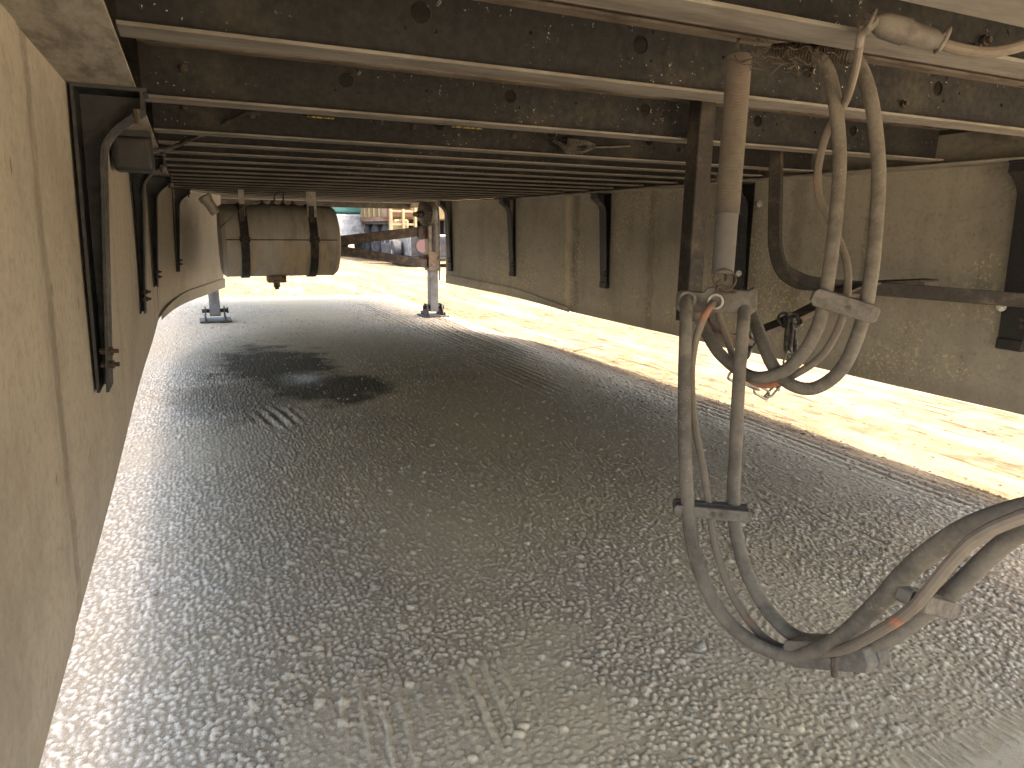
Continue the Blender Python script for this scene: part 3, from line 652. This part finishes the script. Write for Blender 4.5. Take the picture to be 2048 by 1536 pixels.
# ------------------------------------------------------------------ hanging air hoses
def hose(pts, r, n=14, per=7): return MB().tube(spline([at_d(*p) for p in pts], per), r, n)
h1 = [(1590, 106, 1.03), (1636, 114, 1.01), (1664, 170, 1.0), (1679, 300, 1.0), (1673, 420, 1.0), (1658, 545, 1.0), (1640, 640, 1.0), (1607, 705, 1.01), (1560, 746, 1.03), (1500, 752, 1.06), (1440, 708, 1.10), (1408, 655, 1.13), (1386, 608, 1.12), (1374, 595, 1.07), (1372, 650, 1.03), (1369, 760, 1.02), (1370, 900, 1.0), (1375, 1000, .99), (1385, 1090, .97), (1412, 1175, .95), (1455, 1243, .93), (1520, 1292, .91), (1590, 1310, .88), (1670, 1283, .80), (1760, 1203, .71), (1811, 1146, .67), (1880, 1090, .62), (1950, 1050, .59), (2048, 1018, .56), (2130, 1005, .54)]
h2 = [(1662, 106, 1.01), (1706, 112, 0.99), (1740, 190, 0.98), (1757, 330, 0.98), (1752, 450, 0.98), (1741, 560, 0.98), (1722, 650, 0.985), (1685, 735, 0.99), (1630, 776, 1.01), (1580, 768, 1.03), (1545, 730, 1.05), (1520, 670, 1.09), (1503, 622, 1.12), (1490, 595, 1.09), (1487, 645, 1.04), (1478, 760, 1.03), (1471, 900, 1.01), (1467, 1000, 1.0), (1475, 1080, .98), (1496, 1150, .96), (1535, 1220, .94), (1590, 1272, .91), (1675, 1294, .84), (1757, 1286, .79), (1830, 1240, .76), (1884, 1200, .74), (1939, 1150, .72), (1994, 1098, .70), (2070, 1042, .67)]
cb = [(1725, 45, 0.83), (1719, 90, 0.86), (1708, 150, 0.92), (1690, 205, 0.99), (1656, 260, 1.02), (1637, 330, 1.03), (1637, 385, 1.03), (1655, 430, 1.03), (1678, 480, 1.03), (1695, 535, 1.02), (1692, 600, 1.01), (1675, 660, 1.02), (1640, 715, 1.03), (1580, 754, 1.05), (1525, 770, 1.08), (1480, 742, 1.10), (1455, 680, 1.13), (1440, 636, 1.13), (1432, 606, 1.08), (1416, 620, 1.04), (1393, 675, 1.04), (1383, 745, 1.05), (1388, 840, 1.04), (1405, 930, 1.02), (1418, 1010, 1.0), (1430, 1090, .98), (1460, 1180, .96), (1500, 1245, .94), (1545, 1287, .92), (1610, 1305, .88), (1683, 1300, .78), (1775, 1252, .68), (1826, 1215, .63), (1848, 1191, .61), (1921, 1104, .57), (1976, 1062, .55), (2060, 1027, .53)]
RH = 0.0097
hz = []
for nm, pp, lab in (('air_hose', h1, 'dusty air hose through the left plate hole, rising uppermost beyond the lowest clamp'),
                    ('air_hose', h2, 'dusty air hose through the right plate hole, outermost of the loop')):
    org = at_d(*pp[0]); t = empty(nm, org, lab, 'hose', 'air hoses slung under the crossmembers'); hz.append(t)
    hose(pp, RH).build('rubber_hose', 'hose_rubber', t)
    # coil spring guard at the upper end
    path = spline([at_d(*q) for q in ([(pp[0][0] - 45, pp[0][1] + 2, pp[0][2] + .02)] + pp[:2])], 40); cs = []
    up = Vector((0, 0, 1)); turns = 15
    for k, p in enumerate(path):
        tt = (path[min(k + 1, len(path) - 1)] - path[max(k - 1, 0)]).normalized(); u = (up - tt * up.dot(tt)).normalized(); v = tt.cross(u)
    M = 260
    for k in range(M):
        f = k / (M - 1) * (len(path) - 1.001); i = int(f); p = path[i].lerp(path[i + 1], f - i); tt = (path[i + 1] - path[i]).normalized()
        u = (up - tt * up.dot(tt)).normalized(); v = tt.cross(u); a = 2 * math.pi * turns * k / M
        cs.append(p + (u * math.cos(a) + v * math.sin(a)) * (RH + 0.0030))
    MB().tube(cs, 0.0021, 6).build('spring_guard', 'wire_rust', t)
    MB().tube([path[0], path[0].lerp(path[40], 0.9)], RH * 0.98, 12).build('hose_end', 'hose_rubber', t)
cab = empty('power_cable', at_d(*cb[0]), 'thin cable with worn orange red sheath running between the two air hoses', 'cable')
hose(cb, 0.0056, 10).build('sheath', 'cable_red', cab)

# plate that gathers the hoses
def frame_at(px, py, d, yaw=0.0):
    c = at_d(px, py, d); f = (c - Vector(CAMLOC)); f.z = 0; f.normalize()
    r = Vector((f.y, -f.x, 0)); r = Matrix.Rotation(yaw, 3, 'Z') @ r; n = Vector((0, 0, 1)).cross(r); return c, r, n
c, r, n = frame_at(1432, 602, 1.068)
def on(c, r, n, u, v, dn=0): return c + r * u + Vector((0, 0, v)) + n * dn
hp = empty('hose_plate', c, 'grey plastic plate with cut corners hanging under the sleeved spring, hoses through it', 'bracket')
k = 1.068 / FPX
poly = [(-78, -12), (-70, -20), (-26, -16), (-18, -26), (10, -33), (34, -24), (60, -24), (70, -30), (77, -22), (77, 14), (70, 22), (-70, 24), (-78, 16)]
poly = [(u * k, -v * k) for u, v in poly][::-1]
MB().prism(poly, lambda u, v: on(c, r, n, u, v, 0.008), lambda u, v: on(c, r, n, u, v, -0.008)).build('plate', 'clamp_grey', hp, bevel=0.002)
def ring(c, rad, th, nrm, nseg=28):
    nrm = Vector(nrm).normalized(); u = nrm.orthogonal().normalized(); v = nrm.cross(u)
    return MB().tube([c + (u * math.cos(2 * math.pi * j / nseg) + v * math.sin(2 * math.pi * j / nseg)) * rad for j in range(nseg)], th, 8, closed=True)
g = on(c, r, n, 0.0, 0.0, 0)
ring(at_d(1431, 603, 1.056), 0.0105, 0.0022, n).build('grommet', 'link_zinc', hp)
for q in ((1374, 600, 1.055), (1489, 598, 1.055)): ring(at_d(*q), RH + 0.002, 0.003, n).build('collar', 'clamp_grey', hp)
# wire ring and twist between the sleeve and the plate
w0 = at_d(1449, 560, 1.04)
tag(ring(w0, 0.0165, 0.0013, n + Vector((0.1, 0, 0.2))).build('wire_ring', 'wire_rust', off=tuple(w0)), 'rusty wire ring between the sleeved spring and the hose plate', 'ring')
pts = [at_d(1432, 585, 1.05), at_d(1440, 572, 1.045), at_d(1462, 578, 1.045), at_d(1470, 585, 1.05), at_d(1445, 586, 1.05), at_d(1430, 572, 1.05), at_d(1442, 560, 1.05)]
tag(MB().tube(spline(pts, 6), 0.0022, 6).build('wire_twist', 'wire_rust', off=tuple(pts[0])), 'twist of rusty wire lying on the hose plate top edge', 'wire')

# sleeved spring: ribbed tube hanging from the crossmember
top = at_d(1479, 112, 1.02); bot = at_d(1445, 548, 1.055)
sp = empty('sleeved_spring', top, 'ribbed brown sleeved spring hanging from the crossmember to the hose plate', 'spring')
M = 300; pts = [top.lerp(bot, j / M) for j in range(M + 1)]
rad = [0.0172 + 0.0013 * (j % 2) if j < M * 0.72 else 0.0166 + 0.0002 * (j % 2) for j in range(M + 1)]
MB().tube(pts, rad, 20).build('sleeve', 'spring_sleeve', sp)
MB().tube(spline([at_d(1478, 78, 1.0), at_d(1474, 95, 1.01), at_d(1478, 118, 1.02)], 6), 0.003, 8).build('hook', 'wire_rust', sp)
MB().tube(spline([at_d(1446, 540, 1.055), at_d(1452, 550, 1.052), at_d(1450, 560, 1.045)], 6), 0.0022, 8).build('hook', 'wire_rust', sp)

# clamps along the hoses
def clamp(name, a, b, ht, th, label, holes=()):
    A, B = at_d(*a), at_d(*b); mid = (A + B) / 2
    o = empty(name, mid, label, 'clamp', None)
    t = (B - A).normalized(); nn = Vector((0, 0, 1)); side = t.cross(nn).normalized(); up = side.cross(t)
    L = (B - A).length / 2; ch = ht * 0.22
    poly = [(-L, -ht / 2 + ch), (-L + ch, -ht / 2), (L - ch, -ht / 2), (L, -ht / 2 + ch), (L, ht / 2 - ch), (L - ch, ht / 2), (-L + ch, ht / 2), (-L, ht / 2 - ch)]
    MB().prism(poly, lambda u, v: mid + t * u + up * v + side * th / 2, lambda u, v: mid + t * u + up * v + side * 0.001).build('half', 'clamp_grey', o, bevel=0.0015)
    MB().prism(poly, lambda u, v: mid + t * u + up * v - side * 0.001, lambda u, v: mid + t * u + up * v - side * th / 2).build('half', 'clamp_grey', o, bevel=0.0015)
    for u in holes:
        for s_ in (1,):
            MB().lathe([(0, 0.0035), (0.002, 0.0035), (0.0021, 0.0022)], mid + t * u * L + side * (th / 2 - 0.001) * (1 if side.dot(Vector(CAMLOC) - mid) > 0 else -1), side * (1 if side.dot(Vector(CAMLOC) - mid) > 0 else -1), 10).build('rivet', 'gearbox_iron', o)
    return o
clamp('hose_clamp', (1624, 590, 1.0), (1754, 630, .975), 0.026, 0.034, 'grey two-part clamp on the hose loop in front of the rusty bar', (0.1,))
clamp('hose_clamp', (1346, 1013, 1.0), (1500, 1027, .985), 0.017, 0.030, 'slim grey clamp bar across the three straight hanging hoses above the gravel', (0.02, 0.22))
clamp('hose_clamp', (1592, 1300, .895), (1755, 1308, .785), 0.034, 0.040, 'chunky grey clamp where the hoses turn at their lowest point', (0.2, -0.4))
clamp('hose_clip', (1822, 1196, .66), (1888, 1212, .70), 0.017, 0.030, 'small grey clip joining the cable to a hose where they rise', ())
for q, lab in (((1668, 1330, .82), 0), ((1712, 1322, .80), 0)):
    a = at_d(*q)
    tag(MB().tube([a + Vector((0, 0, 0.012)), a, a + Vector((0.004, 0, -0.016))], 0.0042, 8).build('clamp_tail', 'wire_rust', off=tuple(a)), 'rusty bolt tail sticking down from the lowest hose clamp', 'bolt', 'bolt tails under the lowest clamp')

# cable connector on the near crossmember
pc = empty('cable_connector', at_d(1810, 65, .80), 'grey cable plug tied along the near crossmember', 'plug')
a, b = at_d(1742, 42, .80), at_d(1880, 86, .79); ax = (b - a); Lc = ax.length
MB().lathe([(0, 0.007), (Lc * .08, 0.011), (Lc * .2, 0.0145), (Lc * .52, 0.0150), (Lc * .53, 0.0132), (Lc * .9, 0.0118), (Lc, 0.008)], a, ax, 18).build('body', 'plug_grey', pc)
pts = [at_d(1872, 84, .79), at_d(1920, 98, .785), at_d(1975, 105, .78), at_d(2020, 98, .775), at_d(2075, 82, .77)]
MB().tube(spline(pts, 6), 0.0062, 10).build('lead', 'cable_red', pc)
for q in ((1885, 80, .785), (1738, 44, .795)):
    ring(at_d(*q), 0.013, 0.0024, ax).build('tie', 'tie_pale', pc)
pts = [at_d(1736, 30, .80), at_d(1750, 42, .79), at_d(1736, 58, .79), at_d(1722, 70, .80), at_d(1718, 92, .81)]
MB().tube(spline(pts, 6), 0.0045, 8).build('hook', 'tie_pale', pc)
# tangle of grass and string caught behind the spring guards
pts = []
m = MB()
for k in range(26):
    p = at_d(random.uniform(1500, 1640), random.uniform(85, 150), random.uniform(.93, 1.0)); q = [p]
    for j in range(4): q.append(q[-1] + Vector((random.uniform(-.02, .02), random.uniform(-.01, .01), random.uniform(-.012, .009))))
    m.tube(spline(q, 4), 0.0008, 4)
tag(m.build('grass_tangle', 'wire_rust', off=tuple(at_d(1560, 120, .97))), 'tangle of dry grass caught behind the spring guards', kind='stuff')
# bundle of wire on a far crossmember
wb = at_Y(1145, 292, 2.13)
wbm = empty('wire_bundle', wb, 'coiled black wire bundle tied under a crossmember', 'wire bundle')
for k in range(5):
    q = [wb + Vector((-0.075 + 0.01 * k, -0.004 * k, 0.012 - 0.006 * k)), wb + Vector((-0.03, -0.005 * k, 0.0 - 0.006 * k)), wb + Vector((0.04, -0.003 * k, -0.008 - 0.002 * k)), wb + Vector((0.07 + 0.004 * k, 0, 0.006)), wb + Vector((0.05, 0.0, 0.018 - 0.002 * k)), wb + Vector((-0.02, 0.003, 0.02 - 0.006 * k))]
    MB().tube(spline(q, 6), 0.0055, 8).build('wire', 'cable_black', wbm)
MB().tube(spline([wb + Vector((0.07, 0, 0)), wb + Vector((0.16, 0, 0.006)), wb + Vector((0.24, 0.01, 0.016))], 6), 0.003, 6).build('wire', 'tie_pale', wbm)

# ------------------------------------------------------------------ rusty carrier bars by the olive skirt
def sq(wd, ht): return [(-wd / 2, -ht / 2), (wd / 2, -ht / 2), (wd / 2, ht / 2), (-wd / 2, ht / 2)]
ca = empty('carrier_bar', at_Y(1408, 225, 1.555), 'dark upright bar turning into a rusty flat bar, chain hooked on it', 'bar')
A = at_Y(1408, 205, 1.555); A2 = at_Y(1411, 640, 1.555)
MB().box((A.x - 0.026, 1.535, A2.z), (A.x + 0.026, 1.585, 1.19)).build('upright', 'bar_dark', ca, bevel=0.004)
dA = float((RM.T @ (np.array(A2) - CAMLOC))[2])
pts = [at_d(1412, 632, dA), at_d(1436, 672, dA - .01), at_d(1480, 684, dA + .02), at_d(1545, 664, dA + .07), at_d(1620, 630, dA + .13), at_d(1690, 592, dA + .20), at_d(1740, 577, dA + .26), at_d(1862, 570, dA + .36)]
MB().sweep(spline(pts, 6), [(-0.030, -0.022), (-0.024, -0.022), (-0.024, 0.014), (0.026, 0.014), (0.026, 0.021), (-0.030, 0.021)]).build('flat_bar', 'rust_bar', ca)
cb2 = empty('carrier_bar', at_Y(1552, 320, 1.80), 'dark bent bar dropping from a crossmember and running level to the skirt brace', 'bar')
B = at_Y(1552, 320, 1.80); dB = float((RM.T @ (np.array(B) - CAMLOC))[2])
pts = [(1552, 262, dB), (1552, 360, dB), (1550, 450, dB), (1552, 500, dB), (1566, 540, dB), (1600, 562, dB), (1650, 570, dB - .01), (1760, 578, dB - .04), (1900, 589, dB - .09), (2048, 601, dB - .125), (2090, 604, dB - .135)]
MB().sweep(spline([at_d(*q) for q in pts], 7), sq(0.042, 0.040), up=(0.55, -0.83, 0)).build('bent_tube', 'bar_dark', cb2, bevel=0.003)

# chain from the rusty bar to the hose loop
ch = empty('chain', at_d(1580, 640, 1.85), 'short chain with a hook hanging from the rusty flat bar', 'chain')
def link(a, b, wd, th, roll, mat='link_zinc', nm='link'):
    a, b = Vector(a), Vector(b); t = (b - a).normalized(); u = Matrix.Rotation(roll, 3, t) @ t.orthogonal().normalized(); L = (b - a).length / 2; m_ = (a + b) / 2
    pts = []
    for j in range(20):
        an = 2 * math.pi * j / 20; cx, sy = math.cos(an), math.sin(an)
        pts.append(m_ + t * (cx * wd + math.copysign(max(L - wd, 0), cx)) + u * sy * wd)
    return MB().tube(pts, th, 8, closed=True).build(nm, mat, ch)
for q in range(4):
    a = at_d(1562 + 9 * q, 628 + 10 * (q % 2), 1.82 - .01 * q); b = at_d(1578 + 6 * q, 652, 1.80 - .01 * q); link(a, b, 0.013, 0.0045, q * 0.9, 'chain_steel')
hk = [at_d(1576, 640, 1.78), at_d(1573, 675, 1.76), at_d(1572, 700, 1.75), at_d(1580, 714, 1.75), at_d(1590, 702, 1.75), at_d(1590, 678, 1.76)]
MB().tube(spline(hk, 6), 0.0065, 10).build('hook', 'chain_steel', ch)
link(at_d(1588, 650, 1.78), at_d(1583, 706, 1.75), 0.014, 0.005, 0.3, 'chain_steel')
cp = [(1580, 706, 1.74), (1572, 728, 1.6), (1558, 752, 1.45), (1554, 772, 1.32), (1537, 792, 1.25), (1512, 778, 1.2), (1488, 764, 1.15), (1462, 750, 1.12)]
for j in range(len(cp) - 1):
    link(at_d(*cp[j]), at_d(*[lerp(cp[j][k], cp[j + 1][k], 1.12) for k in range(3)]), 0.008, 0.0022, j * 1.4)
cp = [(1498, 655, 1.66), (1504, 675, 1.66), (1500, 695, 1.66), (1493, 716, 1.66)]
c2 = empty('chain', at_d(1500, 655, 1.66), 'second dark chain hanging beside the right hose of the plate', 'chain'); ch = c2
for j in range(3): link(at_d(*cp[j]), at_d(*cp[j + 1]), 0.011, 0.004, j * 1.4, 'chain_steel')

# ------------------------------------------------------------------ loose stones and twigs on the ground
def stone_mesh(i):
    r = np.random.default_rng(100 + i); import bmesh
    bm = bmesh.new(); bmesh.ops.create_icosphere(bm, subdivisions=1, radius=1)
    for v in bm.verts: v.co = Vector((v.co.x * 1.0, v.co.y * 0.8, v.co.z * 0.55)) * (0.8 + 0.4 * r.random())
    me = bpy.data.meshes.new('stone'); bm.to_mesh(me); bm.free(); me.materials.append(MATS['stone']); me.shade_smooth(); return me
SM = [stone_mesh(i) for i in range(6)]
ns = 0
gm = MB()
base = [([tuple(v.co) for v in me_.vertices], [tuple(p.vertices) for p in me_.polygons]) for me_ in SM]
for k in range(2600):
    if k < 1500: x, y = random.uniform(-0.15, 2.5), random.uniform(0.6, 6.5)
    else: x, y = random.uniform(2.3, 8), random.uniform(1, 16)
    s = random.uniform(0.003, 0.007) * (1.6 if random.random() < 0.08 else 1); vs, fs = base[k % 6]; a = random.uniform(0, 6.28)
    z = float(gz(np.array(x), y)) + 0.006
    gm.add([(x + s * (u * math.cos(a) - v * math.sin(a)), y + s * (u * math.sin(a) + v * math.cos(a)), z + s * w_) for u, v, w_ in vs], fs)
tag(gm.build('gravel', 'stone', off=(1, 2, 0)), 'loose pebbles scattered over the yard', 'gravel', kind='stuff')
for (px, py), s, in (((722, 1357), .008), ((1402, 1295), .012), ((865, 893), .012), ((1430, 1312), .007)):
    p = at_Z(px, py, 0.012); o = bpy.data.objects.new('stone', SM[int(px) % 6]); COL.objects.link(o); o.location = (p.x, p.y, float(gz(np.array(p.x), 0)) + 0.012); o.scale = (s, s, s)
    tag(o, 'pale loose stone lying proud of the gravel', 'stone', 'pale loose stones on the gravel')
for (a, b) in (((1148, 697), (1205, 688)),):
    A, B = at_Z(*a, 0.0), at_Z(*b, 0.0)
    A.z = B.z = float(gz(np.array(A.x), 0)) + 0.01
    tag(MB().tube(spline([A, A.lerp(B, .5) + Vector((0.01, 0.01, 0.006)), B], 5), 0.006, 6).build('twig', 'twig', off=tuple(A)), 'dry twig on the sunlit sand beyond the skirt', 'twig')

# ------------------------------------------------------------------ machines parked in the yard ahead
def wheel(t, x, y, z, r, wd, axis, name='wheel'):
    ax = Vector(axis).normalized(); c = Vector((x, y, z))
    ty = MB().lathe([(-wd / 2, r * 0.58), (-wd / 2, r * 0.9), (-wd * 0.4, r * 0.98), (-wd * 0.2, r), (wd * 0.2, r), (wd * 0.4, r * 0.98), (wd / 2, r * 0.9), (wd / 2, r * 0.58)], c, ax, 28).build(name, 'tyre_rubber', t)
    MB().lathe([(-wd * 0.52, r * 0.12), (-wd * 0.52, r * 0.2), (-wd * 0.2, r * 0.3), (-wd * 0.25, r * 0.5), (-wd * 0.51, r * 0.575), (wd * 0.51, r * 0.575), (wd * 0.3, r * 0.4), (wd * 0.52, r * 0.12)], c, ax, 24).build('rim', 'wheel_steel', ty)
# dump truck: its frame is built along its own axis, then placed
def place(o, p, yaw): o.location = p; o.rotation_euler.z = yaw
dt = empty('dump_truck', (0, 0, 0), 'tan dump truck with a ribbed bed and a row of pale wheels', 'truck')
MB().box((-3.0, -1.2, 1.12), (3.2, 1.2, 1.22)).box((-3.0, -1.2, 1.22), (3.2, -1.12, 2.6)).box((-3.0, 1.12, 1.22), (3.2, 1.2, 2.6)).box((3.12, -1.2, 1.22), (3.2, 1.2, 2.7)).box((-3.08, -1.2, 1.15), (-3.0, 1.2, 2.55)).build('bed', 'paint_tan', dt)
for sd in (-1, 1):
    lo, hi = (-1.29, -1.205) if sd < 0 else (1.205, 1.29)
    for k in range(11):
        x = -2.9 + k * 0.59
        MB().box((x - 0.07, lo, 1.19), (x + 0.07, hi, 2.54)).build('rib', 'rib_tan', dt)
    MB().box((-3.02, lo - 0.02, 1.06), (3.2, hi + 0.02, 1.18)).build('lower_rail', 'paint_orange', dt)
    MB().box((-3.02, lo - 0.02, 2.55), (3.2, hi + 0.02, 2.68)).build('upper_rail', 'rib_tan', dt)
    MB().box((-3.02, lo - 0.03, 1.66), (3.2, lo - 0.005, 1.74) if sd < 0 else (3.2, hi + 0.03, 1.74)).build('middle_rail', 'paint_orange', dt) if sd < 0 else MB().box((-3.02, hi + 0.005, 1.66), (3.2, hi + 0.03, 1.74)).build('middle_rail', 'paint_orange', dt)
    MB().box((-2.9, sd * 1.22 - 0.03, 0.98), (2.2, sd * 1.22 + 0.03, 1.04)).build('mudguard', 'chassis_black', dt)
for s in (-1, 1): MB().box((-2.9, s * 0.45 - 0.06, 0.75), (5.6, s * 0.45 + 0.06, 1.08)).build('chassis_rail', 'chassis_black', dt)
for x in (-2.35, -1.15, 0.05, 1.25, 4.7):
    for s in (-1, 1): wheel(dt, x, s * 0.98, 0.52, 0.52, 0.36, (0, 1, 0))
MB().prism([(3.5, 0.85), (5.9, 0.85), (5.9, 1.75), (4.9, 1.95), (4.6, 2.85), (3.5, 2.85)], lambda u, v: (u, -1.1, v), lambda u, v: (u, 1.1, v)).build('cab', 'paint_tan', dt, bevel=0.03)
MB().box((3.7, -1.112, 1.95), (4.5, -1.102, 2.7)).build('side_window', 'glass_dark', dt)
MB().box((2.1, -1.1, 0.42), (3.2, -0.6, 0.95)).build('tool_box', 'chassis_black', dt)
base_p = at_Z(735, 513, -0.07); base_p.z = -0.03
cr = at_Y(776, 450, 18.4); place(dt, (cr.x + 1.25, cr.y + 3.08, -0.06), math.radians(90))
base_p.y = 18.4
# white tractor with green hood left of it
wt = empty('tractor_truck', (0, 0, 0), 'white and green truck beside the tan dump truck', 'truck')
MB().prism([(-1.2, 0.6), (1.1, 0.6), (1.1, 1.35), (0.3, 1.55), (0.2, 2.6), (-1.2, 2.6)], lambda u, v: (v * 0 - 1.1, u, v), lambda u, v: (1.1, u, v)).build('cab', 'paint_white', wt, bevel=0.05)
MB().box((-0.95, -1.215, 1.55), (0.95, -1.203, 2.3)).build('rear_window', 'paint_green', wt)
MB().box((-1.18, -2.6, 1.30), (1.18, -1.26, 1.75)).build('tank_cover', 'paint_green', wt, bevel=0.05)
MB().box((-1.15, -2.6, 0.5), (1.15, -1.26, 1.28)).build('body_side', 'paint_white', wt, bevel=0.05)
for s in (-1, 1):
    wheel(wt, s * 1.0, -2.0, 0.50, 0.50, 0.32, (1, 0, 0)); wheel(wt, s * 1.0, 0.9, 0.50, 0.50, 0.3, (1, 0, 0))
    MB().lathe([(0, 0.07), (0.02, 0.075)], (s * 0.9, -2.62, 0.8), (0, -1, 0), 16).build('tail_lamp', 'paint_red', wt)
bp = at_Y(668, 470, 22.5); place(wt, (bp.x - 0.3, bp.y + 1.5, -0.06), math.radians(4))
# small grey trailer with red panel and a post, right of the dump truck
ut = empty('utility_trailer', (0, 0, 0), 'grey service trailer with a red oval panel, next to the dump truck', 'trailer')
MB().box((-0.75, -0.7, 0.16), (0.75, 0.9, 0.22)).build('frame', 'chassis_black', ut)
MB().box((-0.7, -0.65, 0.225), (0.7, 0.85, 0.72)).build('box', 'wheel_steel', ut, bevel=0.02)
MB().box((-0.66, -0.668, 0.25), (0.60, -0.652, 0.68)).build('rear_panel', 'chassis_black', ut)
MB().lathe([(0, 0.15), (0.012, 0.15)], (-0.40, -0.67, 0.46), (0, -1, 0), 28).build('red_panel', 'paint_red', ut)
MB().box((-0.42, -0.70, 0.15), (-0.12, -0.672, 0.24)).build('number_plate', 'paint_white', ut)
for s in (-1, 1): wheel(ut, s * 0.86, 0.2, 0.30, 0.30, 0.2, (1, 0, 0))
bp = at_Y(864, 500, 16.4); place(ut, (bp.x, bp.y, -0.045), math.radians(-4))
ld = empty('loader_frame', (0, 0, 0), 'rusty orange machine frame with ladder posts beside the dump truck', 'machine')
for x in (-0.22, 0.10, 0.42): MB().box((x - 0.03, -0.05, 0.0), (x + 0.03, 0.05, 2.3)).build('post', 'rib_tan', ld)
for z in (0.32, 0.62, 0.95, 1.27, 1.6): MB().box((-0.19, -0.03, z), (0.39, 0.03, z + 0.05)).build('rung', 'rib_tan', ld)
MB().box((-0.25, 0.15, 1.12), (0.45, 0.7, 1.75)).build('engine_box', 'paint_orange', ld, bevel=0.05)
MB().box((-0.1, 0.12, 0.62), (0.30, 0.6, 1.1)).build('hydraulic_tank', 'rib_tan', ld, bevel=0.05)
MB().box((-0.25, 0.06, 0.12), (0.45, 0.8, 0.5)).build('base', 'chassis_black', ld, bevel=0.03)
bp = at_Y(800, 500, 17.2); place(ld, (bp.x, bp.y, -0.055), 0.05)
